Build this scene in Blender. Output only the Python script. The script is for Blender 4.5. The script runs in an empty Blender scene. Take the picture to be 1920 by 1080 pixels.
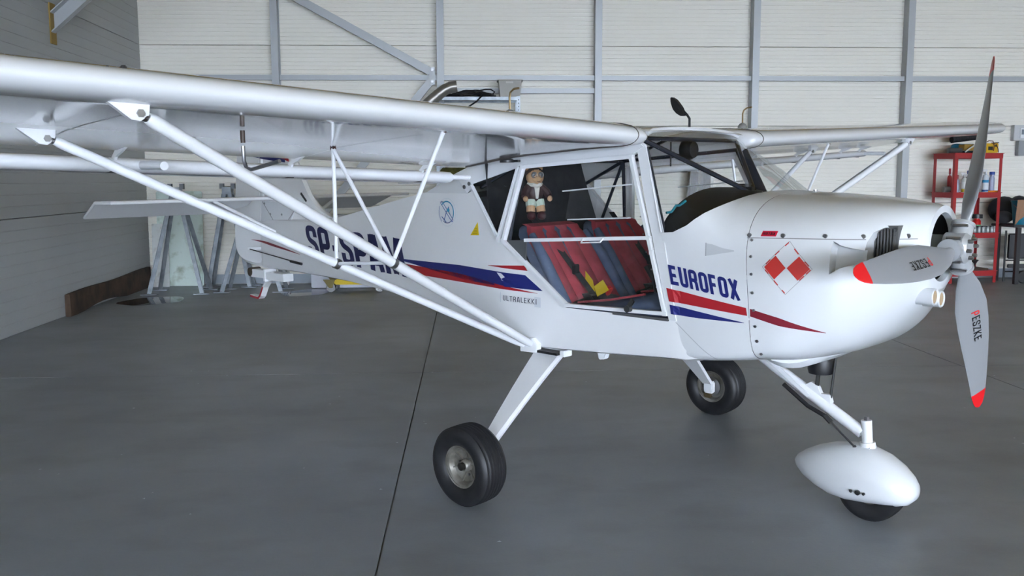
import bpy, bmesh, math, random
from mathutils import Vector, Matrix
random.seed(7)
PI = math.pi
scene = bpy.context.scene
COL = scene.collection

# ------------------------------------------------------------------ camera
def look_axes(yaw, pitch, roll):
    cy, sy, cp, sp = math.cos(yaw), math.sin(yaw), math.cos(pitch), math.sin(pitch)
    f = Vector((sy*cp, cy*cp, -sp)); r = Vector((cy, -sy, 0)); u = r.cross(f)
    c, s = math.cos(roll), math.sin(roll)
    return c*r + s*u, c*u - s*r, f
_r, _u, _f = look_axes(0.0475, 0.1182, -0.0031)
cam_data = bpy.data.cameras.new('camera')
cam = bpy.data.objects.new('camera', cam_data); COL.objects.link(cam)
m = Matrix((( _r.x, _u.x, -_f.x, 0), (_r.y, _u.y, -_f.y, 0), (_r.z, _u.z, -_f.z, 1.4585), (0, 0, 0, 1)))
cam.matrix_world = m
cam_data.sensor_width = 36.0
cam_data.lens = 36.0*1715.0/1920.0
cam_data.clip_end = 300
scene.camera = cam

# ------------------------------------------------------------------ world / light / exposure
world = bpy.data.worlds.new('overcast_sky'); scene.world = world
world.use_nodes = True
bg = world.node_tree.nodes['Background']
bg.inputs[0].default_value = (0.79, 0.90, 1.07, 1)
bg.inputs[1].default_value = 20.0
scene.view_settings.view_transform = 'Standard'
scene.view_settings.look = 'None'
scene.view_settings.exposure = 0.70
scene.view_settings.gamma = 1.0
scene.view_settings.use_curve_mapping = False

# ------------------------------------------------------------------ materials
MATS = {}
def mat(name, col, rough=0.5, metal=0.0, coat=0.0, spec=0.5, emit=None, noise=None, bump=None):
    if name in MATS: return MATS[name]
    m = bpy.data.materials.new(name); m.use_nodes = True
    nt = m.node_tree; b = nt.nodes['Principled BSDF']
    b.inputs['Base Color'].default_value = (*col, 1)
    b.inputs['Roughness'].default_value = rough
    b.inputs['Metallic'].default_value = metal
    b.inputs['Coat Weight'].default_value = coat
    b.inputs['Coat Roughness'].default_value = 0.08
    b.inputs['Specular IOR Level'].default_value = spec
    if noise or bump:
        tc = nt.nodes.new('ShaderNodeTexCoord')
    if noise:       # (scale, second colour, lo, hi)
        sc, c2, lo, hi = noise
        n = nt.nodes.new('ShaderNodeTexNoise'); n.inputs['Scale'].default_value = sc; n.inputs['Detail'].default_value = 6
        r = nt.nodes.new('ShaderNodeValToRGB')
        r.color_ramp.elements[0].position = lo; r.color_ramp.elements[1].position = hi
        r.color_ramp.elements[0].color = (*c2, 1); r.color_ramp.elements[1].color = (*col, 1)
        nt.links.new(tc.outputs['Object'], n.inputs['Vector']); nt.links.new(n.outputs['Fac'], r.inputs['Fac'])
        nt.links.new(r.outputs['Color'], b.inputs['Base Color'])
    if bump:        # (scale, strength, distance)
        n2 = nt.nodes.new('ShaderNodeTexNoise'); n2.inputs['Scale'].default_value = bump[0]; n2.inputs['Detail'].default_value = 4
        bp = nt.nodes.new('ShaderNodeBump'); bp.inputs['Strength'].default_value = bump[1]; bp.inputs['Distance'].default_value = bump[2]
        nt.links.new(tc.outputs['Object'], n2.inputs['Vector']); nt.links.new(n2.outputs['Fac'], bp.inputs['Height'])
        nt.links.new(bp.outputs['Normal'], b.inputs['Normal'])
    MATS[name] = m
    return m
def glass_mat(name, tint, gloss_rough=0.02, ior=1.45, haze=0.0, gloss=0.4):
    if name in MATS: return MATS[name]
    m = bpy.data.materials.new(name); m.use_nodes = True
    nt = m.node_tree
    for n in list(nt.nodes):
        if n.type != 'OUTPUT_MATERIAL': nt.nodes.remove(n)
    out = [n for n in nt.nodes if n.type == 'OUTPUT_MATERIAL'][0]
    tr = nt.nodes.new('ShaderNodeBsdfTransparent'); tr.inputs[0].default_value = (*tint, 1)
    gl = nt.nodes.new('ShaderNodeBsdfGlossy'); gl.inputs['Roughness'].default_value = gloss_rough
    gl.inputs['Color'].default_value = (0.95, 0.95, 0.95, 1)
    fr = nt.nodes.new('ShaderNodeFresnel'); fr.inputs['IOR'].default_value = ior
    mx = nt.nodes.new('ShaderNodeMixShader')
    mu = nt.nodes.new('ShaderNodeMath'); mu.operation = 'MULTIPLY'; mu.inputs[1].default_value = gloss
    nt.links.new(fr.outputs[0], mu.inputs[0]); nt.links.new(mu.outputs[0], mx.inputs[0])
    base = tr.outputs[0]
    if haze > 0:
        df = nt.nodes.new('ShaderNodeBsdfDiffuse'); df.inputs[0].default_value = (0.8, 0.8, 0.8, 1)
        mh = nt.nodes.new('ShaderNodeMixShader'); mh.inputs[0].default_value = haze
        nt.links.new(tr.outputs[0], mh.inputs[1]); nt.links.new(df.outputs[0], mh.inputs[2]); base = mh.outputs[0]
    nt.links.new(base, mx.inputs[1]); nt.links.new(gl.outputs[0], mx.inputs[2])
    nt.links.new(mx.outputs[0], out.inputs['Surface'])
    MATS[name] = m
    return m

WHITE = mat('white_paint', (0.705, 0.715, 0.735), 0.28, coat=0.6, noise=(1.2, (0.68, 0.69, 0.71), 0.3, 0.7))
FABRIC = mat('white_fabric_skin', (0.83, 0.83, 0.84), 0.38, coat=0.35, noise=(2.0, (0.79, 0.79, 0.805), 0.3, 0.7))
WINGM = mat('silver_white_wing_paint', (0.745, 0.75, 0.77), 0.16, coat=1.0, noise=(1.5, (0.715, 0.72, 0.74), 0.3, 0.7), bump=(3.0, 0.08, 0.02))
STRUTM = mat('white_strut_paint', (0.77, 0.775, 0.795), 0.3, coat=0.4)
BLUE = mat('blue_print', (0.012, 0.018, 0.155), 0.35)
REDP = mat('red_print', (0.40, 0.012, 0.022), 0.35)
DKRED = mat('dark_red_print', (0.22, 0.012, 0.028), 0.35)
CHKRED = mat('emblem_red', (0.60, 0.035, 0.03), 0.4)
BLACK = mat('black_plastic', (0.012, 0.012, 0.014), 0.45)
BLACKCLOTH = mat('black_cloth', (0.010, 0.010, 0.013), 0.9, noise=(30, (0.02, 0.02, 0.024), 0.4, 0.6))
TUBE = mat('dark_steel_tube', (0.025, 0.03, 0.045), 0.25, coat=0.5)
RUBBER = mat('tyre_rubber', (0.010, 0.010, 0.012), 0.5, noise=(25, (0.016, 0.016, 0.018), 0.4, 0.6))
ALU = mat('cast_aluminium', (0.55, 0.56, 0.58), 0.32, metal=0.45)
DIRTYALU = mat('dirty_rim_metal', (0.36, 0.345, 0.31), 0.45, metal=0.55, noise=(15, (0.18, 0.165, 0.14), 0.35, 0.65))
STEEL = mat('bolt_steel', (0.35, 0.35, 0.36), 0.35, metal=1.0)
BLADE = mat('grey_blade_paint', (0.27, 0.275, 0.29), 0.36, coat=0.2)
BLADERED = mat('red_blade_tip', (0.72, 0.012, 0.018), 0.35)
PRED = mat('red_logo', (0.75, 0.03, 0.03), 0.4)
SEATRED = mat('red_seat_velour', (0.42, 0.055, 0.075), 0.95, noise=(14, (0.30, 0.038, 0.052), 0.35, 0.65))
SEATBLUE = mat('blue_grey_seat_velour', (0.095, 0.125, 0.20), 0.95, noise=(14, (0.065, 0.09, 0.155), 0.35, 0.65))
YELLOW = mat('yellow_plastic', (0.72, 0.52, 0.01), 0.45)
GREYCLOTH = mat('grey_fabric_pocket', (0.07, 0.075, 0.078), 0.9)
PLEXI = glass_mat('clear_plexiglass', (0.95, 0.96, 0.96), 0.015, 1.45, 0.004)
ROOFPLEXI = glass_mat('smoked_roof_plexiglass', (0.50, 0.50, 0.47), 0.05, 1.5, 0.0, 0.3)
SEAM = mat('seam_grey', (0.25, 0.25, 0.26), 0.6)  # grey of the thin panel joint lines
GALV = mat('galvanised_steel', (0.30, 0.325, 0.35), 0.42, metal=0.7, noise=(9, (0.19, 0.21, 0.23), 0.35, 0.65))
COLUMN = mat('zinc_grey_column', (0.40, 0.415, 0.43), 0.45, metal=0.25)
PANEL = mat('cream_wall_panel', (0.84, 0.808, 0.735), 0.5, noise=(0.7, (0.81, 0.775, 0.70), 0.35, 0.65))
PANELSHADE = mat('shaded_wall_panel', (0.42, 0.435, 0.435), 0.5, noise=(0.7, (0.385, 0.40, 0.40), 0.35, 0.65))  # same cream panels, colour darkened to carry the left wall's weaker light
CEIL = mat('ochre_ceiling_panel', (0.46, 0.32, 0.09), 0.7)
JOINT = mat('dark_joint_gap', (0.05, 0.05, 0.05), 0.8)
REDSHELF = mat('red_shelf_paint', (0.36, 0.018, 0.022), 0.4)
WOOD = mat('old_dark_wood', (0.085, 0.052, 0.032), 0.85, noise=(5, (0.030, 0.019, 0.013), 0.35, 0.65), bump=(18, 0.4, 0.01))
FOAM = mat('stained_green_foam_board', (0.66, 0.76, 0.71), 0.85, noise=(6, (0.36, 0.42, 0.33), 0.30, 0.50))
FOAM2 = mat('white_foam_tile', (0.62, 0.64, 0.63), 0.85, noise=(8, (0.42, 0.40, 0.36), 0.25, 0.5))

# ------------------------------------------------------------------ mesh builder
class MB:
    def __init__(s): s.v = []; s.f = []
    def add(s, vs, fs):
        o = len(s.v); s.v += [tuple(p) for p in vs]; s.f += [tuple(i+o for i in f) for f in fs]; return s
    def box(s, c, d, rot=None):
        x, y, z = d[0]/2, d[1]/2, d[2]/2
        vs = [Vector((a, b, e)) for a in (-x, x) for b in (-y, y) for e in (-z, z)]
        if rot is not None: vs = [rot @ p for p in vs]
        c = Vector(c)
        return s.add([p+c for p in vs], [(0, 1, 3, 2), (4, 6, 7, 5), (0, 4, 5, 1), (2, 3, 7, 6), (0, 2, 6, 4), (1, 5, 7, 3)])
    def beam(s, a, b, w, h, up=(0, 0, 1)):
        a = Vector(a); b = Vector(b); d = (b-a); L = d.length; d.normalize()
        up = Vector(up); side = d.cross(up)
        if side.length < 1e-5: side = d.cross(Vector((1, 0, 0)))
        side.normalize(); u2 = side.cross(d)
        R = Matrix((d, side, u2)).transposed()
        return s.box((a+b)/2, (L, w, h), R)
    def loft(s, rings, closed=True, caps=True):
        n = len(rings[0]); vs = [p for r in rings for p in r]; fs = []
        for i in range(len(rings)-1):
            for j in range(n if closed else n-1):
                k = (j+1) % n
                fs.append((i*n+j, i*n+k, (i+1)*n+k, (i+1)*n+j))
        if caps and closed:
            fs.append(tuple(range(n))[::-1]); fs.append(tuple((len(rings)-1)*n+j for j in range(n)))
        return s.add(vs, fs)
    def tube(s, pts, r, n=10, caps=True, flat=None):
        pts = [Vector(p) for p in pts]; rings = []
        rr = r if isinstance(r, (list, tuple)) else [r]*len(pts)
        prev = None
        for i, p in enumerate(pts):
            if i == 0: d = pts[1]-p
            elif i == len(pts)-1: d = p-pts[-2]
            else: d = (pts[i+1]-p).normalized()+(p-pts[i-1]).normalized()
            d.normalize()
            if prev is None:
                a = Vector((0, 0, 1)) if abs(d.z) < .9 else Vector((1, 0, 0))
                u = d.cross(a).normalized()
            else:
                u = (prev - d*prev.dot(d)).normalized()
            prev = u; w = d.cross(u)
            rings.append([p + u*math.cos(2*PI*k/n)*rr[i]*(flat or 1) + w*math.sin(2*PI*k/n)*rr[i] for k in range(n)])
        return s.loft(rings, True, caps)
    def lathe(s, prof, origin=(0, 0, 0), axis='y', n=32, caps=True):
        ox, oy, oz = origin; rings = []
        for (r, h) in prof:
            ring = []
            for k in range(n):
                a = 2*PI*k/n; c, q = r*math.cos(a), r*math.sin(a)
                ring.append({'y': (ox+c, oy+h, oz+q), 'z': (ox+c, oy+q, oz+h), 'x': (ox+h, oy+c, oz+q)}[axis])
            rings.append(ring)
        return s.loft(rings, True, caps)
    def prism(s, poly, mapf, t0, t1):
        n = len(poly)
        vs = [mapf(a, b, t0) for a, b in poly]+[mapf(a, b, t1) for a, b in poly]
        fs = [tuple(range(n)), tuple(range(2*n-1, n-1, -1))]+[(i, i+n, (i+1) % n+n, (i+1) % n) for i in range(n)]
        return s.add(vs, fs)
    def ellip(s, c, rad, n=16, m=10, rot=None):
        rings = []
        for i in range(1, m):
            t = PI*i/m
            rings.append([Vector((math.sin(t)*math.cos(2*PI*k/n)*rad[0], math.sin(t)*math.sin(2*PI*k/n)*rad[1], math.cos(t)*rad[2])) for k in range(n)])
        c = Vector(c)
        rings = [[(rot @ p if rot else p)+c for p in r] for r in rings]
        top = Vector((0, 0, rad[2])); bot = Vector((0, 0, -rad[2]))
        if rot: top = rot @ top; bot = rot @ bot
        o = len(s.v); s.loft(rings, True, False)
        a = len(s.v); s.v += [tuple(top+c), tuple(bot+c)]
        last = o+(len(rings)-1)*n
        for k in range(n):
            s.f.append((o+k, a, o+(k+1) % n)); s.f.append((last+(k+1) % n, a+1, last+k))
        return s
    def mirror_y(s):
        q = MB(); q.v = [(x, -y, z) for x, y, z in s.v]; q.f = [f[::-1] for f in s.f]; return q
    def build(s, name, material, parent=None, smooth=True, angle=35, bevel=0):
        me = bpy.data.meshes.new(name); me.from_pydata(s.v, [], s.f); me.validate(); me.update()
        bm = bmesh.new(); bm.from_mesh(me)
        bmesh.ops.recalc_face_normals(bm, faces=bm.faces)
        if bevel > 0:
            es = [e for e in bm.edges if len(e.link_faces) == 2 and e.calc_face_angle() > math.radians(50)]
            bmesh.ops.bevel(bm, geom=es, offset=bevel, segments=2, affect='EDGES', clamp_overlap=True)
        bm.to_mesh(me); bm.free()
        if smooth:
            me.shade_smooth(); me.set_sharp_from_angle(angle=math.radians(angle))
        ms = material if isinstance(material, (list, tuple)) else [material]
        for q in ms: me.materials.append(q)
        o = bpy.data.objects.new(name, me); COL.objects.link(o)
        if parent is not None: o.parent = parent
        return o

def tag(o, label=None, cat=None, group=None, kind=None):
    if label: o['label'] = label
    if cat: o['category'] = cat
    if group: o['group'] = group
    if kind: o['kind'] = kind
    return o
def empty(name, loc=(0, 0, 0), rot=(0, 0, 0)):
    e = bpy.data.objects.new(name, None); COL.objects.link(e)
    e.location = loc; e.rotation_euler = rot; e.empty_display_size = 0.1
    return e
def lerp(a, b, t): return a+(b-a)*t
def table(T, x):
    if x <= T[0][0]: return T[0][1:]
    for a, b in zip(T, T[1:]):
        if x <= b[0]:
            t = (x-a[0])/(b[0]-a[0]); return tuple(lerp(p, q, t) for p, q in zip(a[1:], b[1:]))
    return T[-1][1:]
def smooth_table(T, x):      # Catmull-Rom
    n = len(T)
    if x <= T[0][0]: return T[0][1:]
    if x >= T[-1][0]: return T[-1][1:]
    for i in range(n-1):
        if x <= T[i+1][0]:
            x0, x1 = T[i][0], T[i+1][0]; h = x1-x0; t = (x-x0)/h; out = []
            for c in range(1, len(T[0])):
                y0, y1 = T[i][c], T[i+1][c]
                m0 = (T[i+1][c]-T[i-1][c])/(T[i+1][0]-T[i-1][0]) if i > 0 else (y1-y0)/h
                m1 = (T[i+2][c]-T[i][c])/(T[i+2][0]-T[i][0]) if i < n-2 else (y1-y0)/h
                out.append((2*t**3-3*t*t+1)*y0+(t**3-2*t*t+t)*h*m0+(-2*t**3+3*t*t)*y1+(t**3-t*t)*h*m1)
            return tuple(out)
def round_path(pts, r, closed=False, seg=4):
    out = []; n = len(pts)
    for i, p in enumerate(pts):
        if not closed and i in (0, n-1): out.append(p); continue
        a = Vector(pts[i-1]); b = Vector(p); c = Vector(pts[(i+1) % n])
        rr = min(r, (a-b).length*.49, (c-b).length*.49)
        p0 = b+(a-b).normalized()*rr; p1 = b+(c-b).normalized()*rr
        for k in range(seg+1):
            t = k/seg; q = p0*(1-t)**2+b*2*t*(1-t)+p1*t*t; out.append(tuple(q))
    return out
def stroke2d(path, w, closed=False):
    """quads of a thick 2-D polyline"""
    P = [Vector(p) for p in path]; n = len(P); L = []; R = []
    for i in range(n):
        if closed: d0 = (P[i]-P[i-1]); d1 = (P[(i+1) % n]-P[i])
        else:
            d0 = (P[i]-P[i-1]) if i > 0 else (P[1]-P[0]); d1 = (P[i+1]-P[i]) if i < n-1 else (P[-1]-P[-2])
        d0.normalize(); d1.normalize()
        n0 = Vector((-d0.y, d0.x)); n1 = Vector((-d1.y, d1.x)); b = n0+n1
        if b.length < 1e-4: b = n0
        b.normalize(); k = w/2/max(.5, b.dot(n0)); L.append(P[i]+b*k); R.append(P[i]-b*k)
    fs = []
    for i in range(n if closed else n-1):
        j = (i+1) % n; fs.append([tuple(L[i]), tuple(L[j]), tuple(R[j]), tuple(R[i])])
    return fs
GL = {
 'S': (.5, [([(.42, .66), (.42, .92), (.08, .92), (.08, .57), (.42, .43), (.42, .08), (.08, .08), (.08, .34)], .14)]),
 'P': (.5, [([(.085, 0), (.085, .92), (.42, .92), (.42, .42), (.085, .42)], .12)]),
 'A': (.52, [([(.07, 0), (.2, 1)], 0), ([(.45, 0), (.32, 1)], 0), ([(.12, .24), (.4, .24)], 0), ([(.18, .93), (.34, .93)], 0)]),
 'M': (.74, [([(.085, 0), (.085, 1)], 0), ([(.655, 0), (.655, 1)], 0), ([(.16, 1), (.37, .04)], 0), ([(.58, 1), (.37, .04)], 0)]),
 'E': (.46, [([(.085, 0), (.085, 1)], 0), ([(.0, .915), (.43, .915)], 0), ([(.0, .5), (.39, .5)], 0), ([(.0, .085), (.43, .085)], 0)]),
 'U': (.5, [([(.085, 1), (.085, .085), (.415, .085), (.415, 1)], .13)]),
 'R': (.52, [([(.085, 0), (.085, .92), (.42, .92), (.42, .48), (.085, .48)], .12), ([(.3, .48), (.42, .38), (.43, 0)], .06)]),
 'O': (.5, 'O'),
 'F': (.44, [([(.085, 0), (.085, 1)], 0), ([(.0, .915), (.41, .915)], 0), ([(.0, .5), (.37, .5)], 0)]),
 'X': (.52, [([(.07, 0), (.45, 1)], 0), ([(.07, 1), (.45, 0)], 0)]),
 '-': (.34, [([(.03, .42), (.3, .42)], 0)]),
 'Z': (.5, [([(.04, .915), (.43, .915), (.07, .085), (.47, .085)], 0)]),
 'K': (.52, [([(.085, 0), (.085, 1)], 0), ([(.43, 1), (.13, .5), (.46, 0)], 0)]),
 'L': (.44, [([(.085, 1), (.085, .085), (.42, .085)], 0)]),
 'T': (.46, [([(.23, 0), (.23, 1)], 0), ([(.0, .915), (.46, .915)], 0)]),
 'I': (.2, [([(.1, 0), (.1, 1)], 0)]),
}
def word2d(text, sw=.17, gap=.07):
    x = 0; quads = []
    for ch in text:
        w, strokes = GL[ch]
        if strokes == 'O':
            p = round_path([(.085, .085), (.415, .085), (.415, .915), (.085, .915)], .13, True)
            qs = stroke2d(p, sw, True)
        else:
            qs = []
            for path, r in strokes:
                qs += stroke2d(round_path(path, r) if r else path, sw)
        quads += [[(a+x, b) for a, b in q] for q in qs]
        x += w+gap
    return quads, x-gap
def decal(quads, mapf, name, material, parent, thick=0.0006):
    """flat print: a thin film laid on a surface, mapf(u, v, lift)"""
    mb = MB()
    for q in quads:
        n = len(q)
        vs = [mapf(a, b, .0012) for a, b in q]
        mb.add(vs, [tuple(range(n))])
    return mb.build(name, material, parent, smooth=False)
def grid_poly(poly_top, poly_bot, n=24, m=2):
    """quads between two 2-D polylines of equal parametrisation"""
    def at(pl, t):
        L = [0]
        for a, b in zip(pl, pl[1:]): L.append(L[-1]+math.dist(a, b))
        d = t*L[-1]
        for i in range(len(pl)-1):
            if d <= L[i+1]+1e-9:
                k = (d-L[i])/max(1e-9, L[i+1]-L[i]); return (lerp(pl[i][0], pl[i+1][0], k), lerp(pl[i][1], pl[i+1][1], k))
        return pl[-1]
    Q = []
    for i in range(n):
        a0, a1 = at(poly_top, i/n), at(poly_top, (i+1)/n); b0, b1 = at(poly_bot, i/n), at(poly_bot, (i+1)/n)
        for j in range(m):
            def mix(p, q, t): return (lerp(p[0], q[0], t), lerp(p[1], q[1], t))
            Q.append([mix(a0, b0, j/m), mix(a1, b1, j/m), mix(a1, b1, (j+1)/m), mix(a0, b0, (j+1)/m)])
    return Q

# ================================================================== HANGAR
WY = 13.02           # inner face of the back wall
HZ = 4.32
# floor: concrete slabs, saw joints between them
def concrete():
    m = bpy.data.materials.new('polished_grey_concrete'); m.use_nodes = True
    nt = m.node_tree; b = nt.nodes['Principled BSDF']
    tc = nt.nodes.new('ShaderNodeTexCoord')
    def noise(scale, detail, stretch=None):
        n = nt.nodes.new('ShaderNodeTexNoise'); n.inputs['Scale'].default_value = scale; n.inputs['Detail'].default_value = detail
        mp = nt.nodes.new('ShaderNodeMapping')
        if stretch: mp.inputs['Scale'].default_value = stretch
        nt.links.new(tc.outputs['Object'], mp.inputs['Vector']); nt.links.new(mp.outputs[0], n.inputs['Vector']); return n
    n1 = noise(0.8, 6); n2 = noise(1.6, 9, (1, 1.6, 1)); n3 = noise(60, 2)
    r1 = nt.nodes.new('ShaderNodeValToRGB')
    r1.color_ramp.elements[0].position = .3; r1.color_ramp.elements[0].color = (0.228, 0.250, 0.276, 1)
    r1.color_ramp.elements[1].position = .72; r1.color_ramp.elements[1].color = (0.335, 0.370, 0.412, 1)
    nt.links.new(n1.outputs['Fac'], r1.inputs['Fac'])
    r2 = nt.nodes.new('ShaderNodeValToRGB')
    r2.color_ramp.elements[0].position = .30; r2.color_ramp.elements[0].color = (.74, .73, .71, 1)
    r2.color_ramp.elements[1].position = .5; r2.color_ramp.elements[1].color = (1, 1, 1, 1)
    nt.links.new(n2.outputs['Fac'], r2.inputs['Fac'])
    mx = nt.nodes.new('ShaderNodeMix'); mx.data_type = 'RGBA'; mx.blend_type = 'MULTIPLY'; mx.inputs[0].default_value = .8
    nt.links.new(r1.outputs[0], mx.inputs[6]); nt.links.new(r2.outputs[0], mx.inputs[7])
    nt.links.new(mx.outputs[2], b.inputs['Base Color'])
    rr = nt.nodes.new('ShaderNodeMapRange'); rr.inputs[3].default_value = .34; rr.inputs[4].default_value = .52
    nt.links.new(n2.outputs['Fac'], rr.inputs[0]); nt.links.new(rr.outputs[0], b.inputs['Roughness'])
    bp = nt.nodes.new('ShaderNodeBump'); bp.inputs['Strength'].default_value = .12; bp.inputs['Distance'].default_value = .004
    nt.links.new(n3.outputs['Fac'], bp.inputs['Height']); nt.links.new(bp.outputs[0], b.inputs['Normal'])
    b.inputs['Specular IOR Level'].default_value = .5
    return m
CONC = concrete()
XL, XR, YF = -4.55, 14.8, -15.0
fl = MB().box(((XL+XR)/2, (WY+YF)/2, -0.06), (XR-XL+.6, WY-YF+.6, .10)).build('floor', mat('joint_sealant', (.22, .22, .21), .8), None, smooth=False)
tag(fl, kind='structure')
gx = [XL-.3, -0.355, 3.84, 8.0, 12.2, XR+.3]; gy = [YF-.3, -10.0, -5.8, -1.6, 2.65, 6.86, 11.1, WY+.3]
for i in range(len(gx)-1):
    for j in range(len(gy)-1):
        g = .004
        x0, x1, y0, y1 = gx[i]+g, gx[i+1]-g, gy[j]+g, gy[j+1]-g
        s_ = MB().box(((x0+x1)/2, (y0+y1)/2, -0.006), (x1-x0, y1-y0, .012)).build('slab', CONC, fl, smooth=False)
# apron outside the open door
ap = MB().box((4, -36.05, -0.08), (90, 41.4, .14)).build('apron', mat('light_apron_concrete', (.42, .42, .41), .9), None, smooth=False)
tag(ap, kind='structure')

# back wall: ribbed sandwich panels 1.1 m high
def ribbed_panel(length, h, pitch=.055, depth=.006):
    """profile in (t, z): t is out of the wall; extruded along +x"""
    prof = [(-.05, 0), (-.004, 0), (0, .006)]
    nrib = int(round(h/pitch)); p = h/nrib
    for k in range(1, nrib):
        z = k*p
        prof += [(0, z-.006), (-depth, z-.003), (-depth, z+.003), (0, z+.006)]
    prof += [(0, h-.006), (-.004, h), (-.05, h)]
    mb = MB(); n = len(prof)
    mb.add([(0, -t, z) for t, z in prof]+[(length, -t, z) for t, z in prof],
           [tuple(range(n)), tuple(range(2*n-1, n-1, -1))]+[(i, i+1, i+1+n, i+n) for i in range(n-1)]+[(n-1, 0, n, 2*n-1)])
    return mb
wb = MB().box(((XL+XR)/2, WY+.12, HZ/2), (XR-XL+.6, .12, HZ)).build('wall_back', JOINT, None, smooth=False)
tag(wb, kind='structure')
colx = [-2.61, -.365, 1.82, 4.03, 6.225, 8.43, 10.64, 12.85]
edges = [XL-.2]+colx+[XR+.2]
for k in range(4):
    h = 1.1 if k < 3 else 1.02
    for a, b_ in zip(edges, edges[1:]):
        o = ribbed_panel(b_-a, h-.006).build('panel', PANEL, wb, smooth=False)
        o.location = (a, WY, k*1.1+.003)
MB().box(((XL+XR)/2, WY-.012, .075), (XR-XL, .02, .13)).build('base_flashing', mat('blue_grey_flashing', (.33, .37, .42), .45), wb, smooth=False)
def c_column(x):
    mb = MB()
    mb.box((x, WY-.155, HZ/2), (.095, .012, HZ)).box((x-.042, WY-.08, HZ/2), (.010, .15, HZ)).box((x, WY-.012, HZ/2), (.095, .010, HZ))
    mb.box((x+.042, WY-.138, HZ/2), (.010, .03, HZ))
    return mb.build('column', COLUMN, wb, smooth=False)
for x in colx: c_column(x)
for a, b_ in zip(edges, edges[1:]):
    for zz in ([2.855] if a != -.365 else [2.855, 2.68])+[4.1]:
        MB().box(((a+b_)/2, WY-.095, zz), (b_-a-.10, .05, .068)).build('girt', COLUMN, wb, smooth=False)
yb = WY-.16
for p, q in [((-3.7, yb, 4.66), (-.50, yb, 2.93)), ((-.50, yb, 2.80), (-2.1, yb, .88))]:
    MB().beam(p, q, .05, .105, up=(0, 0, 1)).build('brace', COLUMN, wb, smooth=False)
pl_ = MB().box((-.475, yb-.03, 2.865), (.075, .03, .235)).build('brace_plate', COLUMN, wb, smooth=False, bevel=.004)
for zz in (2.95, 2.79):
    b0 = MB().lathe([(.02, -.012), (.02, 0)], (-.475, yb-.048, zz), 'y', 6).build('bolt', STEEL, pl_, smooth=False)
# left wall
lw_ang = math.atan2(-4.46+4.31, 13.0-8.5)       # x drifts with y
def lwx(y): return -4.31+(-4.46+4.31)*(y-8.5)/4.5
wl = MB().box((lwx(5)-.14, (WY+YF)/2, HZ/2), (.10, WY-YF+.3, HZ), Matrix.Rotation(-math.atan2(-.15, 4.5), 3, 'Z')).build('wall_left', JOINT, None, smooth=False)
tag(wl, kind='structure')
Ltot = WY-YF
ang = math.atan2(4.5, -.15)        # direction of +y along the wall
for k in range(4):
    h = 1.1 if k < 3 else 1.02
    o = ribbed_panel(Ltot, h-.006, pitch=.11, depth=.004).build('panel', PANELSHADE, wl, smooth=False)
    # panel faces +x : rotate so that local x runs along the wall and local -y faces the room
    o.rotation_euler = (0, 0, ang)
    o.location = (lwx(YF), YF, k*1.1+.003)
# right wall, ceiling, front wall around the open door
wr = MB().box((XR+.1, (WY+YF)/2, HZ/2), (.12, WY-YF+.4, HZ)).build('wall_right', PANEL, None, smooth=False); tag(wr, kind='structure')
ce = MB().box(((XL+XR)/2, (WY+YF)/2, HZ+.045), (XR-XL+.6, WY-YF+.6, .1)).build('ceiling', CEIL, None, smooth=False); tag(ce, kind='structure')
wf = MB().box((XL+.6, YF-.1, HZ/2), (1.6, .12, HZ)).box((XR-.3, YF-.1, HZ/2), (.9, .12, HZ)).box(((XL+XR)/2, YF-.1, HZ-.35), (XR-XL, .12, .8)).build('wall_front', PANEL, None, smooth=False)
tag(wf, kind='structure')
# beam coming out of the left wall
bm_ = MB()
A = Vector((-4.45, 10.14, 3.02)); D = Vector((1, 0, .86)).normalized()
bm_.beam(A-D*.02, A+D*2.4, .012, .16).beam(A-D*.02+Vector((.02, -.04, -.078)), A+D*2.4+Vector((.02, -.04, -.078)), .09, .012).beam(A-D*.02+Vector((-.03, -.04, .078)), A+D*2.4+Vector((-.03, -.04, .078)), .09, .012)
bo = bm_.build('roof_beam', COLUMN, wl, smooth=False)
hole = MB().box((lwx(10.14)+.012, 10.11, 3.10), (.014, .13, .42)).build('foam_cutout', mat('foam_yellow', (.30, .20, .06), .9), wl, smooth=False)

# ================================================================== AIRCRAFT (local frame: x nose, y port, z up)
BANK, PSI = 0.0116, -0.8214
AC = empty('light_aircraft', (.779, 4.7405, 0), (BANK, 0, PSI))
tag(AC, 'white high-wing two-seat light aircraft parked on the grey hangar floor', 'aircraft')

# ---- fuselage sections
def yd(z): return .53-max(0, z-1.15)*.22      # cabin sides lean in above the waist
def hw(x): return .53 if x > -.3 else lerp(.53, .035, min(1, (-.3-x)/3.18))
ZB = [(-3.50, .775), (-2.95, .783), (-2.14, .789), (-1.54, .773), (-1.28, .754), (-.72, .703), (-.4, .665), (-.08, .632), (.37, .658), (.735, .684)]
ZT = [(-3.50, 1.15), (-2.6, 1.165), (-2.26, 1.20), (-2.08, 1.226), (-1.71, 1.287), (-1.38, 1.34), (-1.05, 1.39), (-.62, 1.39), (-.585, 1.40), (-.57, 1.405), (-.325, 1.165), (-.316, 1.155), (.109, .858), (.735, .866)]
def section(x):
    w, zb, zt = hw(x), table(ZB, x)[0], table(ZT, x)[0]
    w2 = min(w, w*.9+.01); r = min(.05, w*.5)
    zm = min(zt-.02, 1.13)
    side = [(0, zb-.004), (w*.5, zb-.003), (w-r, zb), (w-r*.3, zb+r*.3*.8), (w, zb+r), (w, lerp(zb+r, zm, .5)), (w, zm), (w-(.018 if x < -.6 else 0)*min(1, max(0, -x-.6)), zt)]
    return side
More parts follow.
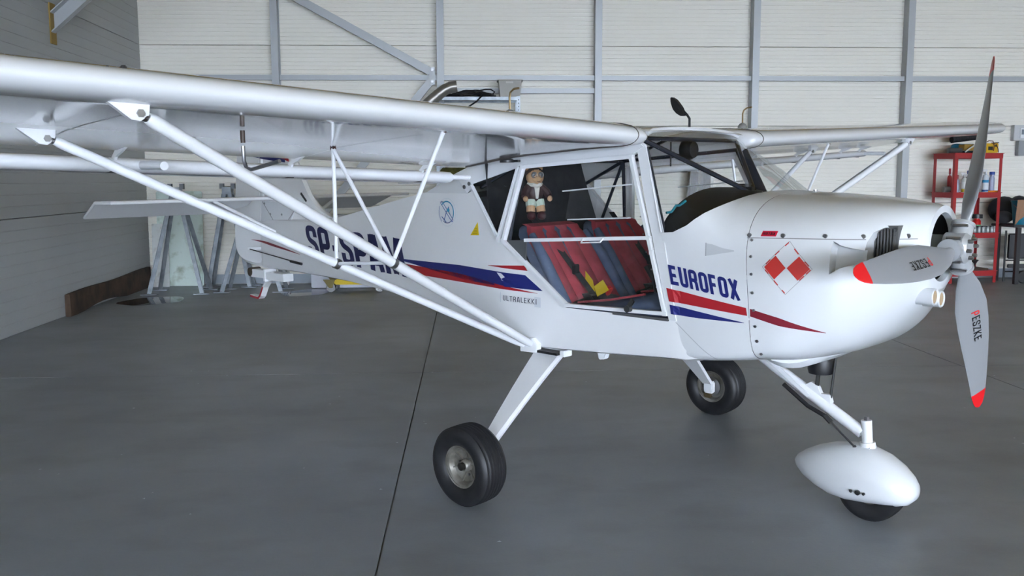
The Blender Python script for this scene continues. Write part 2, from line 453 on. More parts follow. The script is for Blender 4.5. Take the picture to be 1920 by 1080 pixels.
xs = sorted(set([-3.48, -3.2, -2.95, -2.6, -2.26, -2.08, -1.9, -1.71, -1.54, -1.38, -1.28, -1.05, -.85, -.72, -.62, -.585, -.57, -.5, -.4, -.325, -.2, -.08, .0, .109, .25, .37, .5, .62, .70, .735]))
mb = MB(); rings = []
for x in xs:
    s_ = section(x)
    sl = (lambda z: -.243*(z-.88)) if x > .7349 else (lambda z: 0)
    rings.append([(x+sl(z), -y, z) for y, z in s_[::-1]]+[(x+sl(z), y, z) for y, z in s_[1:]])
rings.append([(p[0]+.05, p[1]*.98, p[2]+(.008 if p[2] < .75 else 0)) for p in rings[-1]])
mb.loft(rings, closed=False)
# rear deck between the top longerons
dk = []
for x in [q for q in xs if q <= -.62]:
    w = section(x)[-1][0]; zt = table(ZT, x)[0]
    dk.append([(x, lerp(-w, w, t), zt+.03*math.sin(PI*t)*min(1, w/.3)) for t in [i/8 for i in range(9)]])
mb.loft(dk, closed=False)
fus = mb.build('fuselage', FABRIC, AC)
tag(fus, 'white fabric-covered fuselage with flat tapering sides')
# upper side panels above the rear window + deck to the wing trailing edge
mb = MB()
for s in (-1, 1):
    poly = [(-1.03, 1.389), (-.62, 1.389), (-.60, 1.415), (-.592, 1.440), (-.285, 1.520), (-.255, 1.54), (-.255, 1.60), (-.60, 1.545), (-.74, 1.495)]
    mb.prism(poly, lambda a, b, t: (a, s*(min(hw(a), yd(b))-.002-t), b), 0, .008)
mb.loft([[(x, lerp(-w, w, i/8), z+.02*math.sin(PI*i/8)) for i in range(9)] for x, w, z in [(-1.03, .41, 1.389), (-.74, .435, 1.493), (-.60, .435, 1.543), (-.42, .43, 1.59)]], closed=False)
td = mb.build('turtle_deck', WHITE, AC, smooth=False)
for s in (-1, 1):
    for (x, z) in [(-.645, 1.425), (-.60, 1.442)]:
        MB().lathe([(.011, 0), (.011, .004)], (x, s*(hw(x)-.0), z), 'y', 10).build('fastener', STEEL, td)

# ---- forward body: boot cowl and engine cowling
def kk(X): return table([(.735, -.243), (1.075, -.083), (1.35, 0)], X)[0]
PT = [(.735, .53, 1.60, .684, 1.05, 2.9, 15), (.85, .53, 1.475, .694, 1.05, 4.2, 14), (.95, .526, 1.418, .704, 1.05, 3.3, 12), (1.03, .52, 1.406, .711, 1.05, 3.0, 9.5),
      (1.075, .516, 1.402, .715, 1.05, 2.9, 8), (1.2, .503, 1.396, .722, 1.06, 2.8, 6), (1.3, .478, 1.389, .738, 1.08, 2.7, 4.2), (1.4, .438, 1.381, .77, 1.10, 2.6, 3.5),
      (1.49, .375, 1.372, .835, 1.13, 2.5, 2.9), (1.545, .315, 1.364, .90, 1.155, 2.4, 2.6), (1.59, .25, 1.358, .96, 1.175, 2.2, 2.3), (1.617, .20, 1.354, 1.003, 1.183, 2.05, 2.1), (1.632, .176, 1.3515, 1.0215, 1.1865, 2, 2)]
def body_pt(X, th):
    w, zt, zb, zc, nt_, nb = smooth_table(PT, X)
    c, q = math.cos(th), math.sin(th)
    n = nt_ if q >= 0 else nb
    y = w*abs(c)**(2/n); z = zc+(zt-zc if q >= 0 else zc-zb)*abs(q)**(2/n)*(1 if q >= 0 else -1)
    return X+kk(X)*(z-.88), y, z
def body_y(x, z):
    X = x
    for _ in range(12): X = x-kk(X)*(z-.88)
    w, zt, zb, zc, nt_, nb = smooth_table(PT, min(X, 1.632))
    if z >= zc: t = min(1, (z-zc)/(zt-zc)); n = nt_
    else: t = min(1, (zc-z)/(zc-zb)); n = nb
    return w*(max(0, 1-t**n))**(1/n)
ZE = [(.735, 1.235), (.79, 1.24), (.85, 1.27), (.91, 1.322), (.955, 1.358), (.985, 1.384), (1.0, 1.400), (1.01, 1.425)]
def theta_for(X, zlim):
    w, zt, zb, zc, nt_, nb = smooth_table(PT, X)
    t = (zlim-zc)/(zt-zc)
    if t >= 1: return PI/2
    return math.asin(min(1, t**(nt_/2)))
Xs = [.735, .76, .79, .82, .85, .88, .91, .935, .955, .97, .985, .993, 1.0, 1.005, 1.01, 1.03, 1.05, 1.0765]
NB = 36; rings = []; edge = []
for X in Xs:
    tm = theta_for(X, table(ZE, X)[0])
    th = [lerp(-PI/2, -.25, (i/18)**.8) for i in range(18)]+[lerp(-.25, tm, i/(NB-18)) for i in range(NB-18+1)]
    p = [body_pt(X, t) for t in th]
    if X <= 1.0105: edge.append(p[-1])
    rings.append([(x, -y, z) for x, y, z in p[::-1]]+[(x, y, z) for x, y, z in p[1:]])
bc = MB().loft(rings, closed=False).build('boot_cowl', WHITE, AC)
# cowling: solid, then openings cut
Xc = [1.0782]+[1.0782+(1.632-1.0782)*(1-(1-i/26)**1.35) for i in range(1, 27)]
rings = []
NR = 40
for X in Xc:
    th = [-PI/2+PI*i/NR for i in range(NR+1)]
    p = [body_pt(X, t) for t in th]
    rings.append([(x, y, z) for x, y, z in p]+[(x, -y, z) for x, y, z in p[-2:0:-1]])
cowl = MB().loft(rings).build('engine_cowling', WHITE, AC, angle=40)
def cut(target, cutter):
    cutter.parent = target.parent; bpy.context.view_layer.update()
    md = target.modifiers.new('cut', 'BOOLEAN'); md.operation = 'DIFFERENCE'; md.object = cutter; md.solver = 'EXACT'
    dg = bpy.context.evaluated_depsgraph_get()
    me = bpy.data.meshes.new_from_object(target.evaluated_get(dg))
    target.modifiers.clear(); old = target.data; target.data = me; me.name = target.name
    me.shade_smooth(); me.set_sharp_from_angle(angle=math.radians(40))
    bpy.data.objects.remove(cutter)
cc = []
cm = MB().lathe([(.135, -.22), (.135, .0), (.142, .03), (.15, .06)], (1.62, 0, 1.1865), 'x', 40)
cc.append(cm.build('cutter', WHITE))
for s in (-1, 1):
    poly = round_path([(1.492, 1.115), (1.492, 1.275), (1.572, 1.275), (1.572, 1.115)], .02, True)
    poly = [(1.478, 1.10), (1.478, 1.17), (1.482, 1.22), (1.495, 1.258), (1.52, 1.275), (1.566, 1.278), (1.562, 1.20), (1.556, 1.09)]
    cc.append(MB().prism(poly, lambda a, b, t: (a, s*t, b), .17, .6).build('cutter', WHITE))
    # big submerged duct
    naca = [(1.374, 1.098), (1.376, 1.226)]+[(lerp(1.376, 1.60, t), lerp(1.226, 1.172, t**.55 if t > 0 else 0)) for t in (.15, .3, .5, .75, 1)]+[(lerp(1.374, 1.60, t), lerp(1.098, 1.168, t**.55 if t > 0 else 0)) for t in (.75, .5, .3, .15)]
    def nm(a, b, t):
        d = .05*max(0, (1.60-a)/.226)
        return (a, s*((body_y(a, b)-d) if t == 0 else .7), b)
    cc.append(MB().prism(naca, nm, 0, 1).build('cutter', WHITE))
for c in cc:
    bpy.context.view_layer.update(); cut(cowl, c)
tag(cowl, 'smooth white engine cowling with round nose opening')
for s in (-1, 1):
    rad = MB().box((1.521, s*.235, 1.185), (.092, .11, .195))
    for i in range(7):
        rad.box((1.52+(-3+i)*.012, s*.294, 1.185), (.005, .012, .17))
    rad.build('radiator', mat('dirty_black_radiator', (.02, .02, .022), .55, noise=(40, (.10, .10, .10), .62, .72)), cowl, smooth=False)
# small submerged duct on the boot cowl (flat patch, the recess's shade put into its grey)
for s in (-1, 1):
    poly = [(.876, 1.148), (.874, 1.200), (.90, 1.197), (.95, 1.183), (1.0, 1.176), (1.0, 1.171), (.95, 1.162), (.90, 1.152)]
    decal([poly], lambda a, b, t: (a, s*(body_y(a, b)+.001), b), 'air_scoop', mat('shaded_recess_white', (.50, .515, .54), .4), bc)
    o_ = stroke2d(poly[:2]+[(poly[1][0]+.002, poly[1][1])], .004)
    decal(o_, lambda a, b, t: (a, s*(body_y(a, b)+.0018), b), 'scoop_edge', mat('grey_edge', (.30, .31, .33), .5), bc)
# panel seams and fasteners
def line_on_body(pts, name, w=.0035, material=SEAM, parent=None):
    for s in (-1, 1):
        fine = []
        for a, b in zip(pts, pts[1:]):
            for i in range(8): fine.append((lerp(a[0], b[0], i/8), lerp(a[1], b[1], i/8)))
        fine.append(pts[-1])
        decal(stroke2d(fine, w), lambda a, b, t: (a, s*(body_y(a, b)+.0012), b), name, material, parent or cowl)
line_on_body([(1.045, 1.228), (1.2, 1.231), (1.35, 1.232), (1.478, 1.232)], 'cowl_seam')
line_on_body([(1.566, 1.232), (1.61, 1.231)], 'cowl_seam')
for s in (-1, 1):
    for (x, z) in [(1.052, 1.238), (1.19, 1.241), (1.345, 1.243), (1.468, 1.243), (1.587, 1.243), (1.068, 1.22), (1.074, 1.155), (1.081, 1.085), (1.087, 1.01), (1.095, .94), (1.103, .875), (1.11, .815), (1.116, .76)]:
        big = z > 1.23
        y = body_y(x, z)
        MB().lathe([(.009 if big else .006, -.004), (.009 if big else .006, .0025), (.004, .0035)], (x, s*y, z), 'y', 10).build('fastener', STEEL, cowl)
# oval plate on the cowl top, oil-door pin
ov = [(1.18+.055*math.cos(2*PI*i/24), .055*math.sin(2*PI*i/24)-.10) for i in range(24)]
def top_z(x, y):
    w, zt, zb, zc, nt_, nb = smooth_table(PT, x-kk(x)*-.0+.04)
    return zc+(zt-zc)*(max(0, 1-(abs(y)/w)**nt_))**(1/nt_)
decal([ov], lambda a, b, t: (a, b, top_z(a, b)+.002), 'oil_flap', mat('grey_mesh_flap', (.42, .42, .44), .6), cowl)
MB().tube([(1.03, .12, 1.38), (1.03, .12, 1.405)], .004, 8).lathe([(.010, 1.403), (.010, 1.407)], (1.03, .12, 0), 'z', 10).build('pin', STEEL, cowl)
# belly outlet lip
lip = []
for i in range(9):
    t = i/8; x = lerp(1.06, 1.30, t)
    zl = lerp(.70, .735, t**1.5)-.035*math.sin(PI*min(1, t*1.15))**.8*(1 if t < .87 else .35)
    w = lerp(.36, .24, t)
    lip.append([(x, -w, .76), (x, -w, zl+.025), (x, -w*.9, zl), (x, 0, zl-.006), (x, w*.9, zl), (x, w, zl+.025), (x, w, .76)])
MB().loft(lip, closed=True).build('outlet_lip', WHITE, cowl)
# twin intake tubes under the ring
for (y, z) in [(-.115, 1.0), (-.045, .985)]:
    MB().lathe([(.034, -.12), (.034, .0), (.031, .004), (.026, .0), (.026, -.10)], (1.65, y, z), 'x', 20, caps=False).build('intake_tube', WHITE, cowl)
    MB().lathe([(.0255, 0), (.0255, .002)], (1.647, y, z), 'x', 20).build('intake_mesh', mat('tan_filter', (.42, .30, .18), .8), cowl)
# engine inside the nose
MB().lathe([(.133, -.012), (.1335, -.205), (.02, -.206)], (1.62, 0, 1.1865), 'x', 36, caps=False).build('inner_liner', BLACK, cowl)
MB().box((1.46, 0, 1.13), (.07, .17, .10)).tube([(1.46, -.09, 1.10), (1.50, -.09, 1.10), (1.53, -.05, 1.08)], .012).build('engine_block', mat('engine_dark_metal', (.09, .09, .09), .4, metal=.6), cowl, bevel=.01)
MB().lathe([(.07, -.14), (.07, -.06), (.05, -.05), (.05, .02)], (1.62, 0, 1.1865), 'x', 24).build('gearbox_shaft', mat('grey_green_gearbox', (.32, .35, .34), .4, metal=.4), cowl)

# ---- belly panel seam line from the door corner
line_on_body([(.735, .855), (.86, .76), (.93, .71)], 'belly_seam', .004, mat('pale_seam', (.45, .46, .48), .5), bc)

# ---- glazing: windshield
T0 = [(.494, -.428, 1.613), (.488, -.418, 1.638), (.478, -.395, 1.660), (.471, -.345, 1.675), (.468, -.25, 1.683), (.468, -.12, 1.688), (.468, 0, 1.690)]
def along(pl, t):
    L = [0]
    for a, b in zip(pl, pl[1:]): L.append(L[-1]+math.dist(a, b))
    d = t*L[-1]
    for i in range(len(pl)-1):
        if d <= L[i+1]+1e-9:
            k = (d-L[i])/max(1e-9, L[i+1]-L[i]); return tuple(lerp(pl[i][c], pl[i+1][c], k) for c in range(3))
    return pl[-1]
Bs = [(x, -y, z) for x, y, z in edge]
Bs[-1] = (Bs[-1][0], 0, Bs[-1][2])
N = 20; half = []
for i in range(N+1):
    t = i/N; a = Vector(along(T0, t)); b = Vector(along(Bs, t)); row = []
    for j in range(7):
        u = j/6; p = a.lerp(b, u); bul = .022*math.sin(PI*u)*math.sin(PI*min(1, t+.0)*.5)
        row.append(p+Vector((bul, 0, bul*.8)))
    half.append(row)
full = half+[[Vector((p.x, -p.y, p.z)) for p in r] for r in half[-2::-1]]
ws = MB().loft(full, closed=False).build('windshield', PLEXI, AC)
tag(ws, 'clear curved plexiglass windshield')
# windshield rim on top (white strip with rivets)
rim = [r[0] for r in full]
MB().tube([(p.x-.004, p.y, p.z+.004) for p in rim[3:-3]], .011, 6).build('top_rim', WHITE, ws)
for s in (-1, 1):
    MB().tube([(p.x, -s*abs(p.y), p.z) for p in half[0]], .0045, 6).build('edge_trim', STRUTM, ws)
# post strips
for s in (-1, 1):
    poly = [(.452, 1.605), (.502, 1.605), (.588, 1.40), (.658, 1.235), (.684, 1.15), (.740, .862), (.703, .862), (.628, 1.15), (.605, 1.21), (.535, 1.38)]
    ps = MB()
    for pa, pb in zip([poly[5], poly[4], poly[3], poly[2]], [poly[4], poly[3], poly[2], poly[1]]): pass
    ladder = [(poly[1], poly[0]), (poly[2], poly[9]), (poly[3], poly[8]), (poly[4], poly[7]), (poly[5], poly[6])]
    ps.loft([[(a[0], s*(yd(a[1])+.001), a[1]), (a[0], s*(yd(a[1])+.007), a[1]), (b[0], s*(yd(b[1])+.007), b[1]), (b[0], s*(yd(b[1])+.001), b[1])] for a, b in ladder])
    ps = ps.build('door_post', WHITE, AC, smooth=False)
    MB().loft([[(a[0]+.004, s*(yd(a[1])-.002), a[1]), (a[0]+.004, s*(yd(a[1])-.010), a[1]), (b[0]+.004, s*(yd(b[1])-.010), b[1]), (b[0]+.004, s*(yd(b[1])-.002), b[1])] for a, b in ladder]).build('post_lining', TUBE, AC, smooth=False)
    for i in range(10):
        u = (i+.5)/10
        MB().lathe([(.006, 0), (.0045, .003)], (lerp(.485, .722, u), s*(yd(lerp(1.59, .88, u))+.006), lerp(1.59, .88, u)), 'y', 8).build('rivet', STRUTM, ps)

# ---- roof
rows = []
for x, z in [(.468, 1.690), (.38, 1.708), (.25, 1.716), (.05, 1.708), (-.15, 1.680), (-.30, 1.645), (-.42, 1.600)]:
    rows.append([(x, lerp(-.44, .44, i/12), z-.012*(abs(i-6)/6)**2) for i in range(13)])
rf = MB().loft(rows, closed=False).build('roof_window', ROOFPLEXI, AC)
MB().loft([[(x, lerp(-.42, .42, i/12), z+.003-.012*(abs(i-6)/6)**2) for i in range(13)] for x, z in [(.484, 1.682), (.468, 1.6905), (.43, 1.6985)]], closed=False).build('front_strip', WHITE, rf)
# mirror on the roof
mr = MB().tube([(.44, .0, 1.70), (.44, 0, 1.745), (.425, 0, 1.765)], .006, 8)
mr.tube([(.425, 0, 1.765), (.405, 0, 1.775), (.38, 0, 1.80)], [.006, .012, .016], 8).build('mirror_stem', BLACK, AC)
mp = [(.418, 1.762), (.400, 1.800), (.368, 1.838), (.345, 1.852), (.336, 1.850), (.338, 1.825), (.352, 1.792), (.372, 1.772), (.398, 1.758)]
MB().prism(round_path(mp, .008, True, 2), lambda a, b, t: (a, t, b), -.012, .010).build('mirror_housing', BLACK, AC, bevel=.004)

# ---- wings
DI = .04
UP = [(.536, 1.738), (.533, 1.750), (.522, 1.765), (.495, 1.780), (.44, 1.792), (.34, 1.801), (.24, 1.804), (.12, 1.798), (-.03, 1.779), (-.18, 1.750), (-.32, 1.713), (-.45, 1.668), (-.565, 1.621)]
LO = [(-.565, 1.614), (-.42, 1.634), (-.263, 1.655), (-.10, 1.668), (.08, 1.678), (.25, 1.688), (.38, 1.692), (.45, 1.695), (.49, 1.701), (.515, 1.711), (.531, 1.725)]
def densify(P, n):
    out = []
    for a, b in zip(P, P[1:]):
        for i in range(n): out.append((lerp(a[0], b[0], i/n), lerp(a[1], b[1], i/n)))
    return out+[P[-1]]
AF = UP+LO
def wing_ring(y, s, sx=1, sz=1, dle=0):
    off = DI*(y-2.68); zc = 1.725+off; ring = []
    for (x, z) in AF:
        xx = -.565+(x+.565)*(1-dle/1.10) if True else x
        zz = z+off; zz = zc+(zz-zc)*sz-(.0 if sz == 1 else 0)
        ring.append((xx, s*y, zz))
    return ring
for s in (-1, 1):
    st = [(.445, .62, .035), (.452, .80, .012), (.47, .93, .004), (.50, 1, 0)]
    rings = [wing_ring(y, s, 1, sz, dle) for y, sz, dle in st]
    y = .5; ribs = []
    while y < 4.30:
        y += .165
        ribs.append(y)
    for y in ribs: rings.append(wing_ring(y, s))
    for y, sz, dle in [(4.38, .97, .01), (4.46, .88, .04), (4.52, .74, .10), (4.565, .52, .20), (4.59, .28, .36)]: rings.append(wing_ring(y, s, 1, sz, dle))
    wing = MB().loft(rings).build('wing', WINGM, AC, angle=50)
    wing['label'] = 'starboard wing reaching out towards the left' if s < 0 else 'port wing reaching out behind the propeller'
    P = lambda x, y, z: (x, s*y, z)
    sr = wing_ring(.535, s); MB().tube([(x+.001 if x > .3 else x, y, z+(.001 if z > 1.62 else -.001)) for x, y, z in sr[:-1]+[sr[-1]]+[sr[0]]], .0022, 6).build('root_seam', mat('dark_wing_gap', (.06, .05, .045), .7), wing)
    # fuel breather cap with bent tube
    zt = 1.801+DI*(.953-2.68)
    MB().lathe([(.042, -.006), (.042, .003), (.026, .006), (.025, .016), (.017, .028), (.006, .034)], P(.168, .953, zt), 'z', 20).build('fuel_cap', mat('grey_metal_cap', (.30, .30, .30), .4, metal=.6), wing)
    MB().tube([P(.168, .953, zt+.03), P(.168, .953, zt+.085), P(.175, .955, zt+.105), P(.195, .955, zt+.117), P(.225, .955, zt+.119)], .0045, 8).build('breather_tube', mat('brass_tube', (.35, .25, .13), .35, metal=.6), wing)
    # strut brackets
    for (x, zz) in ((.444, 1.672), (-.263, 1.628)):
        br = MB().prism([(-2.78, zz+.038), (-2.65, zz+.038), (-2.655, zz-.005), (-2.68, zz-.022), (-2.705, zz-.018)], lambda a, b, t: (x+t, -s*a, b), -.012, .012).build('strut_bracket', STRUTM, wing, smooth=False, bevel=.002)
        MB().lathe([(.012, -.018), (.012, .018)], P(x, 2.68, zz-.001), 'x', 6).build('bracket_bolt', STEEL, wing, smooth=False)
    # pitot tube bent forward under the wing (starboard only)
    if s < 0:
        zz = 1.66+DI*(2.17-2.68)
        MB().lathe([(.008, -.022), (.008, .02)], P(.09, 2.17, zz-.008), 'z', 12).build('pitot_base', mat('brown_fitting', (.05, .03, .02), .5), wing)
        MB().tube([P(.09, 2.17, zz-.04), P(.09, 2.17, zz-.09), P(.105, 2.17, zz-.115), P(.14, 2.17, zz-.12), P(.315, 2.17, zz-.095)], .0065, 10).build('pitot_tube', STEEL, wing)
        lm = MB().box((.470, -2.745, 1.776), (.02, .055, .014)).box((.470, -2.768, 1.785), (.016, .010, .010)).box((.470, -2.725, 1.786), (.018, .014, .016))
        lm.build('light_mount', BLACK, wing, bevel=.003)
    # inspection seams along the underside
    for yy in (1.54, 2.62):
        pts = [(.43, 1.698), (.25, 1.688), (.08, 1.678), (-.10, 1.668), (-.263, 1.655), (-.42, 1.634), (-.55, 1.616)]
        mbq = MB()
        for (a, za), (b, zb_) in zip(pts, pts[1:]):
            o_ = DI*(yy-2.68)-.0012
            mbq.add([P(a, yy-.002, za+o_), P(a, yy+.002, za+o_), P(b, yy+.002, zb_+o_), P(b, yy-.002, zb_+o_)], [(0, 1, 2, 3)])
        mbq.build('rib_line', mat('grey_line', (.30, .30, .31), .5), wing, smooth=False)
    # flaperon
    def frp(y, root=0):
        off = DI*(y-2.68)
        prof = [(-.588, 1.560), (-.593, 1.575), (-.608, 1.586), (-.635, 1.590), (-.69, 1.580), (-.845, 1.535), (-.845, 1.531), (-.72, 1.527), (-.645, 1.530), (-.610, 1.535), (-.593, 1.546)]
        return [(x, s*(y+root*max(0, (-.60-x)/.245)), z+off) for x, z in prof]
    rings = [frp(.60, .16), frp(.76)]+[frp(.76+i*.28) for i in range(1, 13)]+[frp(4.30), frp(4.42, -.10)]
    fp = MB().loft(rings).build('flaperon', WINGM, AC, angle=50)
    for yy in (.80, 1.55, 2.32, 3.1, 3.9, 4.28):
        z0 = DI*(yy-2.68)
        MB().prism([(-.47, 1.634+z0), (-.55, 1.622+z0), (-.585, 1.615+z0), (-.628, 1.583+z0), (-.635, 1.548+z0), (-.612, 1.55+z0), (-.59, 1.59+z0), (-.54, 1.605+z0)], lambda a, b, t: (a, s*(yy+t), b), -.006, .006).build('hinge_bracket', STRUTM, fp, smooth=False)
        MB().box(P(-.635, yy, 1.536+z0), (.05, .035, .012)).build('hinge_slot', BLACK, fp, smooth=False)
    for yy in (2.22, 4.36):
        z0 = DI*(yy-2.68)
        MB().tube([P(-.62, yy, 1.562+z0), P(-.47, yy, 1.560+z0), P(-.405, yy, 1.557+z0)], .0165, 14).build('balance_rod', STRUTM, fp)
    MB().tube([P(-.625, .60, 1.478), P(-.625, .44, 1.475)], .013, 10).build('torque_tube', STRUTM, fp)
    # struts
    f0, f1 = Vector(P(.440, 2.655, 1.660)), Vector(P(-.105, .535, .652))
    r0, r1 = Vector(P(-.262, 2.655, 1.620)), Vector(P(-.150, .535, .642))
    def strut(a, b, rad, name, flip):
        d = (b-a).normalized(); tail = Vector((-1, 0, 0)); tail = (tail-d*tail.dot(d)).normalized(); up = d.cross(tail)
        rings = []
        for t, k in [(0, .75), (.006, .95), (.012, 1), (.5, 1), (.93, 1), (.97, .95), (1, .7)]:
            c = a.lerp(b, t)
            rings.append([c+tail*(math.cos(2*PI*i/20)*rad*k*1.0)+up*(math.sin(2*PI*i/20)*rad*k) for i in range(20)])
        o = MB().loft(rings).build(name, STRUTM, AC)
        MB().tube([a-d*.035, a+d*.02], .013, 10).build('strut_end_fitting', STEEL, o)
        if flip:
            mbt = MB(); e0, e1 = a.lerp(b, .015)+tail*rad*.9, a.lerp(b, .80)+tail*rad*.9
            mbt.add([e0+up*.0015, e0+tail*.026+up*.001, e1+tail*.026+up*.001, e1+up*.0015, e0-up*.0015, e0+tail*.026-up*.001, e1+tail*.026-up*.001, e1-up*.0015], [(0, 1, 2, 3), (7, 6, 5, 4), (0, 4, 5, 1), (2, 6, 7, 3), (1, 5, 6, 2), (0, 3, 7, 4)])
            mbt.build('trailing_strip', STRUTM, o, smooth=False)
        return o
    strut(f0, f1, .0205, 'wing_strut', 1)
    strut(r0, r1, .0175, 'wing_strut', 0)
    # jury struts
    jf = f0.lerp(f1, .495); jr = r0.lerp(r1, .497)
    wf_ = Vector(P(.41, 1.544, 1.653)); wr_ = Vector(P(-.263, 1.56, 1.605))
    for a, b in ((jf, wf_), (jr, wr_), (jf, wr_)):
        MB().tube([a, b], .0085, 10).build('jury_strut', STRUTM, AC)
    MB().tube([jf, jr], .0075, 10).build('jury_link', STRUTM, AC)
    for q in (jf, jr):
        d = (f1-f0).normalized() if q is jf else (r1-r0).normalized()
        MB().tube([q-d*.011, q+d*.011], .0225, 12).build('jury_clamp', STEEL, AC)
    for q in (wf_, wr_):
        MB().lathe([(.008, -.011), (.008, .011)], tuple(q), 'x', 8).build('jury_bolt', mat('rusty_bolt', (.09, .035, .03), .6, metal=.5), AC)
    # lower strut fitting
    MB().prism([(-.17, .615), (-.06, .62), (-.055, .66), (-.085, .69), (-.17, .68)], lambda a, b, t: (a, s*t, b), .518, .555).build('strut_fitting', STRUTM, AC, smooth=False, bevel=.003)

# ---- doors
for s in (-1, 1):
    dr = empty('door'); dr.parent = AC
    A_, B_, C_, D_, E_ = (-.236, 1.524), (.430, 1.562), (.684, .888), (.118, .872), (-.297, 1.160)
    F_, G_ = (-.150, 1.168), (.586, 1.210)
    W2, V2 = (-.290, 1.15), (.612, 1.15)
    def dp(p, o=0): return (p[0], s*(yd(p[1])+.004+o), p[1])
    mbd = MB()
    for a, b in ((A_, B_), (B_, G_), (G_, V2), (V2, C_), (C_, D_), (D_, E_), (E_, A_)):
        mbd.beam(dp(a), dp(b), .016, .026, up=(0, 1, 0))
        mbd.box(dp(a), (.020, .024, .020))
    mbd.build('door_frame', STRUTM, dr, smooth=False)
    MB().beam(dp(F_), dp(G_), .016, .022, up=(0, 1, 0)).build('door_crossbar', STRUTM, dr, smooth=False)
    MB().add([dp(p, -.006) for p in (F_, G_, B_, A_)], [(0, 1, 2, 3)]).add([dp(p, -.006) for p in (E_, F_, A_)], [(0, 1, 2)]).build('upper_pane', PLEXI, dr, smooth=False)
    MB().add([dp(p, -.006) for p in (F_, G_, V2, C_, D_, (-.150, 1.055))], [(0, 1, 2, 3, 4, 5)]).build('lower_pane', PLEXI, dr, smooth=False)
    MB().add([dp(p, -.004) for p in (E_, F_, (-.150, 1.055))]+[dp(p, -.012) for p in (E_, F_, (-.150, 1.055))], [(0, 1, 2), (5, 4, 3), (0, 3, 4, 1), (1, 4, 5, 2), (2, 5, 3, 0)]).build('fabric_corner', GREYCLOTH, dr, smooth=False)
    for a, b in (((.062, 1.408), (.448, 1.440)), ((.118, 1.276), (.465, 1.293))):
        MB().beam(dp(a, .004), dp(b, .004), .006, .030, up=(0, 1, 0)).build('slide_rail', mat('milky_acrylic', (.55, .57, .58), .3), dr, smooth=False)
    MB().add([dp(p, .006) for p in ((.10, 1.41), (.27, 1.425), (.27, 1.285), (.095, 1.275))], [(0, 1, 2, 3)]).build('slide_pane', PLEXI, dr, smooth=False)
    MB().tube([dp((.22, 1.190), .010), dp((.225, 1.174), .022), dp((.335, 1.181), .022), dp((.34, 1.197), .010)], .004, 8).build('pull_handle', STRUTM, dr)
    MB().lathe([(.016, 0), (.016, .022), (.012, .026)], (.505, s*.548-(.026 if s < 0 else 0), .895), 'y', 14).beam((.50, s*.56, .895), (.53, s*.562, .935), .010, .020).build('latch', mat('latch_black', (.05, .05, .05), .35, metal=.4), dr)
    mbr = MB()
    for a, b, n in ((A_, B_, 9), (B_, C_, 9), (C_, D_, 8), (D_, E_, 6), (E_, A_, 5), (F_, G_, 9)):
        for i in range(n):
            t = (i+.5)/n; p = dp((lerp(a[0], b[0], t), lerp(a[1], b[1], t)), .008)
            mbr.lathe([(.0042, 0), (.003, .002*s)], p, 'y', 6)
    tag(mbr.build('rivets', STEEL, dr), kind='stuff')
    MB().box((.55, s*.536, .862), (.30, .010, .012)).build('sill_seal', mat('dark_seal', (.08, .08, .085), .6), dr, smooth=False)
    # rear quarter window, pillar and strips
    MB().add([(a, s*y, b) for a, y, b in ((-.582, .462, 1.435), (-.285, .446, 1.515), (-.345, .512, 1.205))], [(0, 1, 2)]).build('quarter_window', PLEXI, AC, smooth=False)
    MB().beam((-.338, s*.530, 1.150), (-.262, s*.450, 1.525), .014, .034, up=(0, 1, 0)).build('rear_pillar', WHITE, AC, smooth=False)
    MB().beam((-.592, s*.470, 1.430), (-.348, s*.524, 1.165), .010, .024, up=(0, 1, 0)).build('window_edge_strip', WHITE, AC, smooth=False)
    MB().prism([(-.27, 1.530), (.440, 1.572), (.50, 1.605), (.46, 1.640), (-.27, 1.600)], lambda a, b, t: (a, s*(.415+t+(.43-yd(b))*-.2), b), 0, .026).build('door_header', WHITE, AC, smooth=False, bevel=.005)
    # lower hinge/aerial light under the wing root
    MB().lathe([(.036, 0), (.036, .012), (.028, .018)], (-.30, s*.50, 1.548), 'z', 18).box((-.26, s*.48, 1.555), (.05, .02, .012)).build('hinge_fairing', BLACK, AC)

# ---- cabin interior
ci = MB()
ci.tube([(.465, -.395, 1.635), (.80, 0, 1.385)], .0115, 10).tube([(.465, .395, 1.635), (.80, 0, 1.385)], .0115, 10)
for s in (-1, 1):
    ci.tube([(.46, s*.405, 1.60), (-.27, s*.41, 1.555), (-.57, s*.42, 1.42)], .010, 8)
    ci.tube([(-.27, s*.41, 1.555), (-.31, s*.48, 1.15), (-.31, s*.49, .74)], .010, 8)
    ci.tube([(.10, s*.30, 1.66), (-.27, s*.41, 1.555)], .009, 8)
    ci.tube([(-.27, s*.41, 1.555), (-.52, s*.43, 1.05)], .009, 8)
    ci.tube([(.46, s*.405, 1.60), (.64, s*.485, 1.15), (.70, s*.49, .80)], .010, 8)
ci.tube([(-.27, -.41, 1.555), (-.27, .41, 1.555)], .011, 8).tube([(.16, -.40, 1.66), (.16, .40, 1.66)], .010, 8).tube([(.455, -.40, 1.645), (.455, .40, 1.645)], .010, 8)
tf = ci.build('cabin_tube_frame', TUBE, AC)
